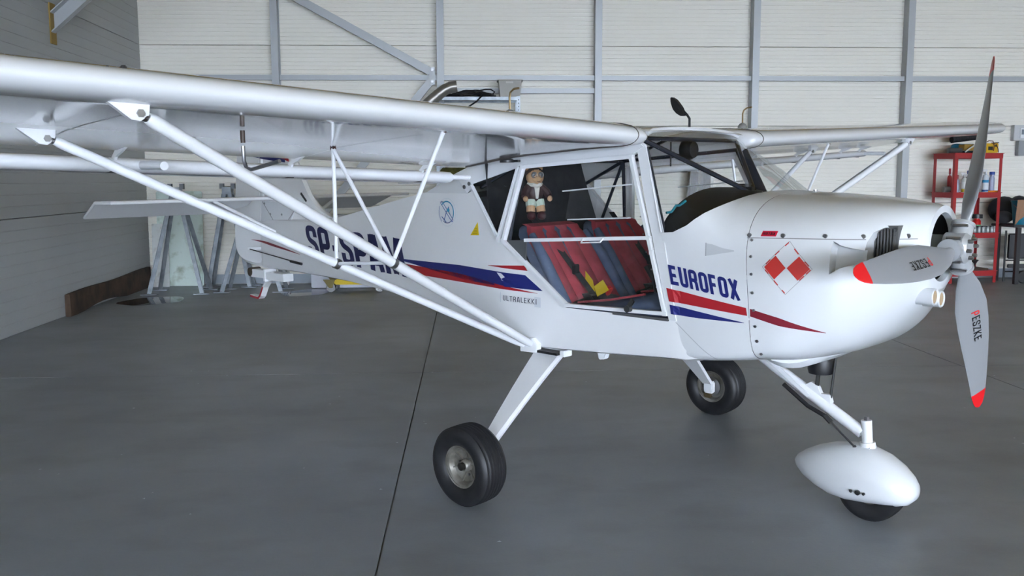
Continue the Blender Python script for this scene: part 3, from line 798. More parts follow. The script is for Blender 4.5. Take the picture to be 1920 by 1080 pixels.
# glare shield and panel
rows = []
for x, w, zt in [(.60, .472, 1.420), (.66, .475, 1.420), (.75, .47, 1.413), (.84, .44, 1.400), (.92, .34, 1.386)]:
    rows.append([(x, -w*math.cos(PI*i/24)*abs(1)**1, 1.195+(zt-1.195)*abs(math.sin(PI*i/24))**1.15) for i in range(25)])
gs = MB().loft(rows, closed=False).build('glare_shield', mat('brown_black_trim', (.020, .018, .016), .55), AC)
MB().prism([(-.475*math.cos(PI*i/24), 1.195+.222*abs(math.sin(PI*i/24))**1.15) for i in range(25)]+[(.47, .98), (-.47, .98)], lambda a, b, t: (.605+t, a, b), 0, .012).build('instrument_panel', BLACK, AC, smooth=False)
MB().lathe([(.030, 0), (.030, .03)], (.72, .05, 1.405), 'z', 16).box((.78, -.02, 1.412), (.04, .03, .02)).build('compass', BLACK, AC)
MB().tube([(.60, -.415, 1.315), (.61, -.39, 1.318), (.62, -.37, 1.345), (.62, -.34, 1.345), (.63, -.31, 1.365)], .006, 8).build('teal_clip', mat('teal_plastic', (.02, .22, .28), .4), AC)
MB().tube([(.30, .05, 1.64), (.30, .05, 1.52)], .004, 6).lathe([(.045, 0), (.052, .03), (.04, .06)], (.33, .12, 1.60), 'x', 16).build('ceiling_speaker', BLACK, AC)
# cabin floor
MB().box((.15, 0, .70), (1.1, 1.0, .02)).build('cabin_floor', mat('cabin_carpet', (.02, .02, .024), .95), AC, smooth=False)
# baggage curtain
rows = []
for i in range(13):
    t = i/12; y = lerp(-.47, .30, t); zt = 1.56
    rows.append([(-.50+.10*u+.012*math.sin(y*22+u*3), y+ (.22*(u)**1.2 if t > .3 else 0)*((t-.3)/.7), lerp(zt, .80, u)) for u in [j/10 for j in range(11)]])
MB().loft(rows, closed=False).build('baggage_curtain', BLACKCLOTH, AC)
# seats
def seat(yc, s):
    st = empty('seat'); st.parent = AC
    # backrest: local width along y, profile leaning aft
    def backring(w0, w1, th, zoff=0):
        rings = []
        for u in [0, .08, .25, .5, .75, .9, .97, 1.0]:
            z = lerp(.80, 1.225, u); xb = lerp(.03, -.26, u); sh = 1 if u < .85 else math.sqrt(max(0, 1-((u-.85)/.16)**2))*.45+.55
            ww = lerp(w0, w1, u)*sh
            ring = []
            for i in range(20):
                a = 2*PI*i/20; c, q = math.cos(a), math.sin(a)
                ring.append((xb+th*(abs(q)**.6)*(1 if q > 0 else -1), yc+ww*(abs(c)**.45)*(1 if c > 0 else -1), z))
            rings.append(ring)
        return rings
    MB().loft(backring(.235, .215, .060)).build('backrest', SEATBLUE, st)
    # red centre panels
    for k, (ya, yb_) in enumerate([(-.212, -.108), (-.106, -.002), (.002, .106), (.108, .212)]):
        rings = []
        for u in [0, .05, .3, .6, .85, .93, .97, 1.0, 1.03]:
            z = lerp(.82, 1.215, u)+(.012 if u >= 1 else 0); xb = lerp(.03, -.26, u)+.060-(.035 if u > 1 else 0)
            bul = .014*(1 if 0 < u < .97 else .4); ex = 1-(.0 if u < .9 else (u-.9)*1.6)
            ya2, yb2 = ya*ex, yb_*ex
            rings.append([(xb, yc+ya2, z), (xb+bul, yc+lerp(ya2, yb2, .2), z), (xb+bul*1.3, yc+lerp(ya2, yb2, .5), z), (xb+bul, yc+lerp(ya2, yb2, .8), z), (xb, yc+yb2, z), (xb-.03, yc+yb2, z), (xb-.03, yc+ya2, z)])
        MB().loft(rings).build('red_panel', SEATRED, st)
    # bolsters
    for q in (-1, 1):
        MB().tube([(.085, yc+q*.222, .84), (.01, yc+q*.225, .95), (-.07, yc+q*.222, 1.07), (-.17, yc+q*.205, 1.19)], [.028, .030, .028, .018], 12).build('bolster', SEATBLUE, st)
    # cushion
    rings = []
    for x, z0, z1, w in [(.0, .74, .84, .21), (.08, .72, .855, .225), (.25, .72, .885, .235), (.42, .72, .925, .235), (.54, .73, .945, .225), (.59, .75, .925, .20), (.61, .78, .88, .17)]:
        rings.append([(x, yc+w*(abs(math.cos(2*PI*i/20))**.5)*(1 if math.cos(2*PI*i/20) > 0 else -1), lerp(z0, z1, .5)+(z1-z0)/2*(abs(math.sin(2*PI*i/20))**.6)*(1 if math.sin(2*PI*i/20) > 0 else -1)) for i in range(20)])
    MB().loft(rings).build('cushion', SEATBLUE, st)
    MB().tube([(.10, yc-.17, .872), (.30, yc-.175, .902), (.50, yc-.175, .945)], .006, 6).build('red_piping', SEATRED, st)
    # belts
    for q in ((-1,) if s < 0 else (1,)):
        rows = []
        for u in [i/10 for i in range(11)]:
            z = lerp(1.27, .86, u); xb = lerp(-.36, .03, u)+.10 if u > .15 else lerp(-.36, .03, u)+.07
            y = yc+q*lerp(.075, .045, u)
            rows.append([(xb, y-.022, z), (xb, y+.022, z), (xb-.003, y+.022, z), (xb-.003, y-.022, z)])
        MB().loft(rows).build('shoulder_belt', BLACKCLOTH, st)
        MB().box((lerp(-.36, .03, .62)+.108, yc+q*.058, lerp(1.27, .86, .62)), (.02, .04, .05)).build('belt_adjuster', BLACK, st, bevel=.004)
    MB().box((.07, yc, .875), (.06, .16, .05)).tube([(.06, yc-.2, .85), (.09, yc-.08, .875), (.09, yc+.08, .875), (.06, yc+.2, .85)], .014, 8).build('lap_belt', BLACK, st)
    if s < 0: MB().box((.10, yc+.06, .905), (.03, .035, .05), Matrix.Rotation(.6, 3, 'Y')).build('red_buckle', mat('bright_red_plastic', (.75, .02, .03), .4), st, bevel=.005)
    return st
tag(seat(-.255, -1), 'near red and blue velour seat'); tag(seat(.255, 1), 'far red and blue velour seat')
# control stick column between the seats
MB().tube([(.30, 0, .72), (.24, 0, .95), (.20, 0, 1.02)], [.012, .012, .02], 10).build('control_stick', BLACK, AC)

# ---- tail
fin = MB()
FH = .022
finp = [(-2.50, 1.185), (-2.60, 1.215), (-2.70, 1.268), (-2.79, 1.345), (-2.865, 1.45), (-2.95, 1.56), (-3.07, 1.72), (-3.18, 1.86), (-3.25, 1.915), (-3.40, 1.925), (-3.45, 1.92), (-3.462, 1.20), (-3.462, .82)]
def lens_fin(poly, name, th):
    mb_ = MB(); n = len(poly)
    cx_ = sum(p[0] for p in poly)/n; cz_ = sum(p[1] for p in poly)/n
    inner = [(lerp(p[0], cx_, .10), lerp(p[1], cz_, .06)) for p in poly]
    L0 = [(a, 0, b) for a, b in poly]; L1 = [(a, th, b) for a, b in inner]; L2 = [(a, -th, b) for a, b in inner]
    mb_.add(L0+L1+L2, [(i, (i+1) % n, (i+1) % n+n, i+n) for i in range(n)]+[(i, i+2*n, (i+1) % n+2*n, (i+1) % n) for i in range(n)]+[tuple(range(n, 2*n)), tuple(range(3*n-1, 2*n-1, -1))])
    return mb_.build(name, FABRIC, AC, angle=25)
fo = lens_fin(finp, 'fin', .022)
rud = lens_fin(round_path([(-3.475, .785), (-3.475, 1.90), (-3.62, 1.915), (-3.80, 1.80), (-3.885, 1.35), (-3.925, 1.0), (-3.925, .90), (-3.88, .835), (-3.78, .795), (-3.60, .778)], .05, True, 3), 'rudder', .020)
MB().tube([(-3.468, 0, .80), (-3.468, 0, 1.90)], .027, 12).build('rudder_post', STRUTM, fo)
MB().prism([(-3.45, .99), (-3.44, 1.30), (-2.95, 1.28), (-3.10, 1.09), (-3.16, 1.07), (-3.22, 1.09)], lambda a, b, t: (a, t, b), -.036, .036).build('stabilizer_gusset', WHITE, fo, smooth=False)
for s in (-1, 1):
    decal(stroke2d([(-3.43, 1.295), (-3.19, 1.065), (-2.93, 1.275)], .006), lambda a, b, t: (a, s*.0375, b), 'gusset_edge', mat('grey_edge_line', (.25, .25, .26), .6), fo)
    mbq = MB()
    for (x, z) in [(-3.40, 1.28), (-3.0, 1.265), (-3.32, 1.20), (-3.16, 1.20), (-3.19, 1.10)]:
        mbq.lathe([(.009, 0), (.007, .004*s)], (x, s*.036, z), 'y', 8)
    tag(mbq.build('gusset_bolts', STEEL, fo), kind='stuff')
    # stabilizer and elevator
    ring = lambda y, xl, xt, z: [(xl, s*y, z), (xl-.012, s*y, z+.012), (xt, s*y, z+.010), (xt, s*y, z-.010), (xl-.012, s*y, z-.012)]
    stb = MB().loft([ring(.02, -3.22, -3.47, 1.324), ring(.6, -3.235, -3.47, 1.324), ring(1.255, -3.25, -3.47, 1.324)]).build('stabilizer', FABRIC, AC, smooth=False)
    MB().tube([(-3.215, s*.0, 1.324), (-3.255, s*1.27, 1.324), (-3.47, s*1.288, 1.322)], .0125, 10).build('leading_edge_tube', STRUTM, stb)
    elp = [(-3.48, .08), (-3.48, 1.285), (-3.765, 1.255), (-3.77, .20), (-3.62, .06)]
    def em(a, b, t):
        d = -3.48-a
        return (a, s*b, 1.324-d*.40+t)
    el = MB().prism(elp, em, -.008, .008).build('elevator', FABRIC, AC, smooth=False)
    MB().tube([(-3.48, s*1.287, 1.322), (-3.765, s*1.257, 1.212)], .010, 8).build('tip_tube', STRUTM, el)
    # tail braces
    MB().tube([(-3.262, s*.53, 1.312), (-3.24, s*.48, 1.285), (-3.18, s*.055, 1.055)], [.011, .014, .012], 8).build('tail_brace', STRUTM, AC)
    MB().tube([(-3.47, s*.50, 1.312), (-3.20, s*.055, 1.050)], .010, 8).build('tail_brace', STRUTM, AC)
    MB().box((-3.19, s*.045, 1.055), (.05, .03, .03)).build('brace_fitting', BLACK, AC, bevel=.004)
    # rudder cable and horn
    MB().tube([(-3.60, s*.07, .918), (-2.72, s*.16, .862)], .004, 6).tube([(-2.88, s*.15, .870), (-2.72, s*.162, .861)], .010, 8).build('rudder_cable', BLACK, AC)
    MB().beam((-3.47, s*.02, .93), (-3.61, s*.075, .92), .012, .02).build('rudder_horn', STRUTM, rud, smooth=False)
# tail skid and its box
MB().box((-3.29, 0, .715), (.26, .09, .06)).box((-3.54, 0, .722), (.23, .08, .062)).build('skid_box', STRUTM, AC, smooth=False, bevel=.004)
MB().box((-3.43, 0, .718), (.022, .105, .095)).build('skid_clamp', STRUTM, AC, smooth=False)
MB().tube([(-3.66, -.045, .73), (-3.66, .045, .73)], .035, 12).build('skid_pivot', mat('brown_pivot', (.10, .08, .06), .5, metal=.4), AC)
sk = MB()
pts = [(-3.40, .685), (-3.45, .665), (-3.50, .62), (-3.55, .545), (-3.58, .525), (-3.70, .535)]
for a, b in zip(pts, pts[1:]): sk.beam((a[0], 0, a[1]), (b[0], 0, b[1]), .05, .018)
tso = sk.build('tail_skid', STRUTM, AC, smooth=False)
sk = MB()
for a, b in zip(pts[2:], pts[3:]): sk.beam((a[0]-.004, 0, a[1]-.003), (b[0]-.004, 0, b[1]-.003), .054, .016)
sk.build('skid_shoe', mat('red_skid', (.30, .02, .03), .5), tso, smooth=False)
MB().prism([(-2.905, 1.355), (-2.84, 1.30), (-2.835, 1.31), (-2.90, 1.368)], lambda a, b, t: (a, t, b), -.03, .03).build('fin_fairing', BLACK, fo, smooth=False)

# ---- landing gear
RW = .183
def tyre_prof(R, w, rin):
    h = w/2
    P = [(rin, -h*.62), (rin+.012, -h*.80), (rin+(R-rin)*.35, -h*.97), (rin+(R-rin)*.62, -h), (R*.93, -h*.92), (R*.975, -h*.74)]
    gro = [-.60, -.36, -.12, .12, .36, .60]
    for g in gro:
        c = h*g; d = R-.006*abs(g)**2
        P += [(d, c-.011*h/.077), (d-.009, c-.007*h/.077), (d-.009, c+.001*h/.077), (d, c+.005*h/.077)]
    P += [(R*.975, h*.74), (R*.93, h*.92), (rin+(R-rin)*.62, h), (rin+(R-rin)*.35, h*.97), (rin+.012, h*.80), (rin, h*.62)]
    return P
def wheel(name, R, w, rin, parent):
    e = empty(name); e.parent = parent
    P = tyre_prof(R, w, rin)
    MB().lathe(P+[(rin-.004, w*.2), (rin-.004, -w*.2), P[0]], (0, 0, 0), 'y', 48, caps=False).build('tyre', RUBBER, e, angle=50)
    h = w/2
    MB().lathe([(rin-.001, -h*.72), (rin+.006, -h*.74), (rin+.004, -h*.66), (rin-.008, -h*.6), (rin-.018, -h*.3), (.03, -h*.10), (.026, -h*.45), (.022, -h*.5), (.0, -h*.5)], (0, 0, 0), 'y', 32, caps=False).build('rim', DIRTYALU, e, angle=40)
    MB().lathe([(rin-.001, h*.72), (rin+.006, h*.74), (rin+.004, h*.66), (rin-.008, h*.6), (rin-.018, h*.3), (.03, h*.25), (.0, h*.25)], (0, 0, 0), 'y', 32, caps=False).build('rim', DIRTYALU, e, angle=40)
    for k in range(6):
        a = 2*PI*k/6+.3; c, q = math.cos(a), math.sin(a)
        MB().beam((.03*c, -h*.18, .03*q), ((rin-.014)*c, -h*.36, (rin-.014)*q), .006, .008, up=(0, 1, 0)).build('rim_rib', DIRTYALU, e, smooth=False)
    MB().lathe([(.018, -h*.45), (.018, -h*.72), (.012, -h*.76), (.0, -h*.76)], (0, 0, 0), 'y', 12).build('axle_nut', mat('dark_axle', (.04, .035, .03), .4, metal=.6), e)
    bl = MB()
    for k in range(3):
        a = 2*PI*k/3+.9; bl.lathe([(.006, -h*.3), (.006, -h*.12)], (.044*math.cos(a), 0, .044*math.sin(a)), 'y', 6)
    bl.build('rim_bolts', STEEL, e)
    return e
for s in (-1, 1):
    zc = RW+.0119*(-s)
    wname = wheel('main_wheel', RW, .150, .092, AC)
    wx_, wy_ = (-.002, 1.068) if s < 0 else (-.06, 1.085)
    zc = RW-s*math.sin(BANK)*wy_
    wname.location = (wx_, s*wy_, zc); wname.rotation_euler = (math.radians(1.5)*-s, 0, 0 if s < 0 else PI)
    tag(wname, 'near main wheel with grooved black tyre' if s < 0 else 'far main wheel with grooved black tyre')
    leg = MB(); rings = []
    for u in [0, .1, .3, .5, .7, .9, 1]:
        y = lerp(.44, wy_-.085, u); z = lerp(.655, zc+.03, u)+.01*math.sin(PI*u)
        x0 = lerp(-.12, wx_-.035, u); x1 = lerp(.065, wx_+.032, u); th = .012
        rings.append([(x0, s*(y-th*.62), z-th*.78), (x0, s*(y+th*.62), z+th*.78), (x1-.015, s*(y+th*.62), z+th*.78), (x1, s*(y+th*.2), z+th*.1), (x1-.006, s*(y-th*.62), z-th*.78)])
    lg = leg.loft(rings).build('gear_leg', STRUTM, AC, smooth=False)
    MB().box((wx_, s*(wy_-.072), zc), (.06, .045, .075)).build('axle_block', STRUTM, lg, bevel=.008)
    MB().lathe([(.062, -.008), (.062, .0), (.03, .004)], (wx_, s*(wy_-.042), zc), 'y', 24).build('brake_disc', STEEL, lg)
    MB().box((wx_-.02, s*(wy_-.052), zc-.055), (.05, .035, .035)).build('brake_caliper', mat('brass_caliper', (.20, .15, .08), .4, metal=.7), lg, bevel=.006)
    MB().box((-.03, s*.50, .628), (.20, .10, .012)).build('gear_seal', BLACK, lg, smooth=False)
    MB().box((.085, s*.50, .630), (.03, .06, .03)).build('gear_clamp', STRUTM, lg, smooth=False, bevel=.003)
# belly drain
MB().prism([(.26, .655), (.31, .655), (.30, .625), (.27, .62)], lambda a, b, t: (a, t, b), -.48, -.44).build('belly_drain', WHITE, AC, smooth=False, bevel=.004)
# nose gear
ng = empty('nose_gear'); ng.parent = AC
MB().tube([(.76, 0, .70), (.95, 0, .585), (1.335, 0, .372)], .0265, 16).build('main_leg', STRUTM, ng)
MB().beam((.90, -.035, .645), (1.10, -.03, .50), .006, .018).build('side_rail', STRUTM, ng, smooth=False)
MB().lathe([(.052, .60), (.056, .615), (.056, .66), (.045, .70)], (1.13, .02, 0), 'z', 18).build('rubber_damper', BLACK, ng)
MB().tube([(1.13, 0, .60), (1.125, 0, .55), (1.13, 0, .50)], .010, 8).tube([(1.20, .02, .70), (1.19, .0, .50)], .006, 8).build('damper_rod', mat('dark_link', (.05, .05, .05), .4, metal=.5), ng)
MB().prism([(1.06, .535), (1.10, .56), (1.135, .545), (1.15, .515), (1.19, .515), (1.20, .48), (1.18, .455), (1.06, .52)], lambda a, b, t: (a, t, b), -.012, .012).build('damper_lug', STRUTM, ng, smooth=False, bevel=.002)
MB().tube([(.98, -.03, .535), (1.10, -.032, .455), (1.19, -.032, .42)], .010, 8).build('push_pull_tube', BLACK, ng)
MB().tube([(1.18, -.032, .425), (1.335, -.035, .30)], .0045, 8).tube([(1.315, -.035, .315), (1.34, -.035, .293)], .010, 8).tube([(1.18, -.032, .425), (1.21, -.032, .40)], .012, 8).build('steering_rod', mat('dark_link', (.05, .05, .05), .4), ng)
MB().tube([(1.352, 0, .43), (1.360, 0, .33)], .023, 14).tube([(1.360, 0, .335), (1.364, 0, .30)], [.033, .036], 14).build('pivot_tube', STRUTM, ng)
MB().lathe([(.012, .43), (.012, .445), (.006, .45)], (1.352, 0, 0), 'z', 6).build('pivot_nut', STEEL, ng)
fk = MB()
for s in (-1, 1):
    fk.beam((1.366, s*.015, .318), (1.372, s*.075, .268), .035, .022).beam((1.372, s*.075, .275), (1.386, s*.082, .15), .028, .014)
fk.build('fork', STRUTM, ng, smooth=False)
nw = wheel('nose_wheel', .142, .105, .06, AC); nw.location = (1.386, 0, .142)
# wheel fairing (teardrop)
rings = []
FT = [(1.035, .012, .200, .182), (1.05, .030, .222, .160), (1.09, .056, .252, .128), (1.15, .080, .284, .098), (1.22, .100, .309, .075), (1.30, .113, .323, .068), (1.38, .118, .320, .076), (1.45, .113, .298, .085), (1.51, .098, .262, .092), (1.55, .075, .225, .105), (1.572, .046, .197, .128), (1.580, .015, .172, .152)]
for x, w, zt, zb in FT:
    zm = lerp(zb, zt, .42)
    ring = []
    for i in range(28):
        a = 2*PI*i/28; c, q = math.cos(a), math.sin(a)
        ring.append((x, w*(abs(c)**.9)*(1 if c > 0 else -1), zm+((zt-zm)*abs(q)**.95 if q > 0 else -(zm-zb)*abs(q)**.75)))
    rings.append(ring)
wfair = MB().loft(rings).build('wheel_fairing', WHITE, AC)
bpy.context.view_layer.update()
cut(wfair, MB().box((1.372, 0, .06), (.27, .14, .24)).build('cutter', WHITE))
for dx, r in ((0, .011), (-.028, .006), (.026, .006)):
    MB().lathe([(r, 0), (r, -.008), (r*.5, -.010)], (1.376+dx, -.116, .145), 'y', 12).build('fairing_bolt', mat('dark_bolt', (.03, .03, .03), .4, metal=.5), wfair)
# propeller
pr = empty('propeller', (1.688, 0, 1.1865)); pr.parent = AC
MB().lathe([(.045, -.055), (.06, -.045), (.060, .03), (.045, .045), (.02, .048), (.0, .048)], (0, 0, 0), 'x', 28).build('hub', ALU, pr)
ALPHA = .478; RP = .866
BL = [(.05, .032, .032, 62), (.10, .036, .034, 60), (.13, .052, .030, 55), (.20, .098, .022, 48), (.30, .138, .016, 41), (.40, .143, .013, 37), (.50, .134, .011, 34), (.60, .118, .009, 31), (.70, .098, .008, 29), (.78, .080, .007, 28), (.79, .078, .007, 28), (.83, .062, .006, 27), (.855, .042, .005, 27), (.866, .018, .004, 27)]
def blade_frame(a):
    sp = Vector((0, math.sin(a), math.cos(a)))
    tg = Vector((0, -math.cos(a), math.sin(a)))      # direction of travel (clockwise from the cockpit)
    return sp, tg
for k in range(3):
    a = ALPHA+k*2*PI/3
    sp, tg = blade_frame(a)
    def bpt(r, u, v):        # u chordwise -0.5..0.5 (LE positive), v thickness
        T = table(BL, r); ch, th, be = T[0], T[1], math.radians(T[2])
        cdir = tg*math.cos(be)+Vector((1, 0, 0))*math.sin(be)
        ndir = Vector((1, 0, 0))*math.cos(be)-tg*math.sin(be)
        sweep = -.02*max(0, (r-.3)/.56)**2
        return sp*r+cdir*(u*ch+sweep+.012*(1 if r > .15 else r/.15))+ndir*(v*th)+Vector((-.028*(r/RP)**2, 0, 0))
    def ringb(r): return [bpt(r, math.cos(2*PI*i/18)*.5, math.sin(2*PI*i/18)*.5*(1.0)) for i in range(18)]
    rs = [b[0] for b in BL]
    bo_ = MB().loft([ringb(r) for r in rs if r <= .785]).build('blade', BLADE, pr)
    MB().loft([ringb(r) for r in rs if r >= .78]).build('blade_tip', BLADERED, pr)
    MB().tube([sp*.045, sp*.10], .040, 24).tube([sp*.092, sp*.104], .045, 24).build('blade_clamp', ALU, pr)
    for q in (-1, 1):
        MB().tube([sp*.075+tg*q*.046-Vector((.02, 0, 0)), sp*.075+tg*q*.046+Vector((.035, 0, 0))], .006, 8).build('clamp_bolt', STEEL, pr)
    # maker's lettering along the blade, P in red
    def bm(u, v, t): return bpt(.33+u*.046, (v-.5)*.26+.06, .47)+Vector((.003, 0, 0))
    q_, w_ = word2d('P', .13, .1); decal(q_, bm, 'lettering', PRED, pr)
    q_, w2 = word2d('ESZKE', .13, .1); decal([[(x+w_+.1, y) for x, y in z] for z in q_], bm, 'lettering', BLACK, pr)
for i in range(6):
    a = 2*PI*i/6+.2
    MB().lathe([(.008, 0), (.008, .02), (.005, .024)], (.040, .038*math.cos(a), .038*math.sin(a)), 'x', 8).build('hub_bolt', STEEL, pr)

# ---- markings
def side_map(s=-1):
    def f(a, b, t): return (a, s*(hw(a)+t), b) if a < .66 else ((a, s*(.5385+t), b) if a < .735-.194*(b-.88) else (a, s*(max(body_y(a, b), .5385-.08*max(0, a-.735)*10)+t if a < .76 else body_y(a, b)+t), b))
    return f
for s in (-1, 1):
    SM = side_map(s)
    decal(grid_poly([(-1.396, .995), (-.698, 1.006), (-.152, .995)], [(-1.396, .993), (-.61, .927), (-.035, .925)], 16), SM, 'blue_stripe', BLUE, fus)
    decal(grid_poly([(-1.372, .971), (-.71, .961), (-.07, .911)], [(-1.372, .965), (-1.184, .919), (-.512, .914), (-.07, .910)], 16), SM, 'red_stripe', REDP, fus)
    decal(grid_poly([(-.437, 1.025), (-.160, 1.042)], [(-.437, 1.024), (-.262, 1.019), (-.135, 1.017)], 6), SM, 'red_stripe', REDP, fus)
    decal(grid_poly([(.690, 1.001), (1.062, .947)], [(.705, .944), (1.068, .915)], 24), SM, 'red_stripe', REDP, bc)
    decal(grid_poly([(1.079, .9445), (1.20, .918), (1.36, .868)], [(1.081, .914), (1.20, .886), (1.36, .866)], 12), SM, 'red_stripe', DKRED, cowl)
    decal(grid_poly([(.708, .930), (1.055, .886)], [(.716, .889), (.84, .884), (1.055, .884)], 24), SM, 'blue_stripe', BLUE, bc)
    # registration
    q_, w_ = word2d('SP-SPAM', .175, .075)
    sc = 1.33/w_; Hh = .222
    def rm(u, v, t):
        uu = u if s < 0 else w_-u
        x = -2.63+sc*uu-.34*(v-.0)*Hh*(1 if s < 0 else -1)+(.05 if s < 0 else -.03)
        return SM(x, .918-.022*(x+2.5)+v*Hh, .002)
    decal(q_, rm, 'registration_letters', mat('navy_print', (.008, .010, .075), .4), fus)
    q_, w_ = word2d('EUROFOX', .185, .10)
    def em_(u, v, t):
        uu = u if s < 0 else w_-u
        x = .716+.322*uu/w_-.22*v*.08
        return SM(x, 1.018-.14*(x-.72)+v*.080, .002)
    decal(q_, em_, 'name_letters', BLUE, bc)
    q_, w_ = word2d('ULTRALEKKI', .11, .12)
    pb = [(-.335, .845), (-.05, .842), (-.05, .892), (-.335, .895)]
    decal([pb], lambda a, b, t: SM(a, b, .0008), 'club_label', mat('label_pale_grey', (.66, .68, .72), .4), fus)
    decal(q_, lambda u, v, t: SM(-.31+.235*(u if s < 0 else w_-u)/w_, .855+v*.027-.02*((u if s < 0 else w_-u)/w_-.5)*0, .002), 'club_letters', mat('dark_grey_print', (.05, .055, .08), .4), fus)
    # checkered emblem
    cx_, cz_, R_ = 1.222, 1.117, .104
    def dm(a, b): return (cx_+(a-b)*R_*.5*.92, cz_+(a+b)*R_*.5)
    def sq(a0, a1, b0, b1, n=5):
        return [[dm(lerp(a0, a1, i/n), lerp(b0, b1, j/n)), dm(lerp(a0, a1, (i+1)/n), lerp(b0, b1, j/n)), dm(lerp(a0, a1, (i+1)/n), lerp(b0, b1, (j+1)/n)), dm(lerp(a0, a1, i/n), lerp(b0, b1, (j+1)/n))] for i in range(n) for j in range(n)]
    decal(sq(.02, .92, -.92, -.02)+sq(-.92, -.02, .02, .92), lambda a, b, t: SM(a, b, .0022), 'emblem_red_squares', CHKRED, cowl)
    fr = []
    for (a0, b0, a1, b1) in ((-1, -1, 1, -1), (1, -1, 1, 1), (1, 1, -1, 1), (-1, 1, -1, -1)):
        P0 = [dm(lerp(a0, a1, i/10), lerp(b0, b1, i/10)) for i in range(11)]
        fr += stroke2d(P0, .0018)
    decal(fr, lambda a, b, t: SM(a, b, .0018), 'emblem_outline', mat('thin_grey_print', (.35, .33, .34), .5), cowl)
    fr = []
    for i0, i1, side in ((.55, .72, 0), (.80, .97, 0), (.10, .28, 1), (.55, .75, 1), (.70, .88, 2), (.35, .52, 2), (.02, .15, 2), (.1, .25, 3), (.5, .68, 3), (.86, .98, 3)):
        c4 = [(-.97, -.97), (.97, -.97), (.97, .97), (-.97, .97)]
        p_, q2 = c4[side], c4[(side+1) % 4]
        fr += stroke2d([dm(lerp(p_[0], q2[0], lerp(i0, i1, i/4)), lerp(p_[1], q2[1], lerp(i0, i1, i/4))) for i in range(5)], .004)
    decal(fr, lambda a, b, t: SM(a, b, .0024), 'emblem_border', CHKRED, cowl)['kind'] = 'stuff'
    # engine maker plate
    decal([[(1.100, 1.236), (1.163, 1.237), (1.166, 1.258), (1.104, 1.257)]], lambda a, b, t: SM(a, b, .002), 'maker_plate', mat('crimson_plate', (.62, .012, .05), .4), cowl)
    q_, w_ = word2d('ROTAX', .16, .1)
    decal(q_, lambda u, v, t: SM(1.108+.050*(u if s < 0 else w_-u)/w_, 1.242+v*.010, .003), 'maker_letters', BLACK, cowl)
    # yellow placard
    decal([[(-.59, 1.172), (-.512, 1.176), (-.522, 1.244)]], lambda a, b, t: SM(a, b, .002), 'yellow_placard', YELLOW, fus)
    tx = []
    for i in range(4): tx += stroke2d([(-.565+i*.006, 1.182+i*.009), (-.528+i*.001, 1.184+i*.009)], .0025)
    decal(tx, lambda a, b, t: SM(a, b, .003), 'placard_print', mat('ochre_print', (.35, .24, .01), .5), fus)
    # round club badge: ring arc with a small aeroplane
    bx, bz, br_ = -.812, 1.287, .068
    TEAL = mat('teal_print', (.02, .28, .46), .45)
    arc = lambda a0, a1, r, w, n=20: stroke2d([(bx+r*1.12*math.cos(lerp(a0, a1, i/n)), bz+r*math.sin(lerp(a0, a1, i/n))) for i in range(n+1)], w)
    decal(arc(-.5, 2.4, br_*.86, .007), lambda a, b, t: SM(a, b, .002), 'badge_arc', TEAL, fus)
    decal(arc(-2.2, -.5, br_*.86, .004), lambda a, b, t: SM(a, b, .002), 'badge_arc', BLUE, fus)
    decal(arc(0, 2*PI, br_*1.12, .0012, 36), lambda a, b, t: SM(a, b, .0015), 'badge_outline', mat('pale_blue_line', (.50, .56, .62), .5), fus)
    pln = stroke2d(round_path([(bx-.062, bz+.050), (bx-.045, bz+.058), (bx+.062, bz-.040), (bx+.050, bz-.052)], .006, True), .0045, True)
    pln += stroke2d([(bx+.02, bz+.03), (bx-.005, bz-.0), (bx-.028, bz-.045)], .006)+stroke2d([(bx-.052, bz-.025), (bx-.008, bz-.055)], .006)
    decal(pln, lambda a, b, t: SM(a, b, .0024), 'badge_aeroplane', mat('badge_blue', (.03, .10, .33), .45), fus)
    decal([[(bx+.016+.012*math.cos(2*PI*i/12), bz+.012+.011*math.sin(2*PI*i/12)) for i in range(12)]], lambda a, b, t: SM(a, b, .003), 'badge_spinner', TEAL, fus)
    let = []
    for i in range(12):
        t = PI*.86+i*.115; x_, z_ = bx+br_*1.02*1.12*math.cos(t), bz+br_*.98*math.sin(t)
        let += stroke2d([(x_-.003, z_-.004), (x_+.003, z_+.004)], .003)
    decal(let, lambda a, b, t: SM(a, b, .002), 'badge_lettering', mat('badge_blue', (.03, .10, .33), .45), fus)
    # tail flash and fin stripes
    FM = lambda a, b, t: (a, s*(.026 if b > 1.2 else max(.026, hw(a)+.003)), b)
    decal(grid_poly([(-3.62, .992), (-3.37, .988), (-3.0, .955), (-2.75, .928)], [(-3.62, .990), (-3.25, .958), (-2.75, .926)], 12), FM, 'red_flash', DKRED, fus)
    decal(grid_poly([(-3.70, 1.665), (-3.42, 1.66), (-3.1, 1.62)], [(-3.70, 1.662), (-3.42, 1.62), (-3.1, 1.59)], 6), FM, 'fin_stripe', BLUE, fo)
    decal(grid_poly([(-3.42, 1.70), (-3.15, 1.67), (-3.05, 1.62)], [(-3.42, 1.66), (-3.15, 1.62), (-3.05, 1.595)], 6), FM, 'fin_stripe', REDP, fo)

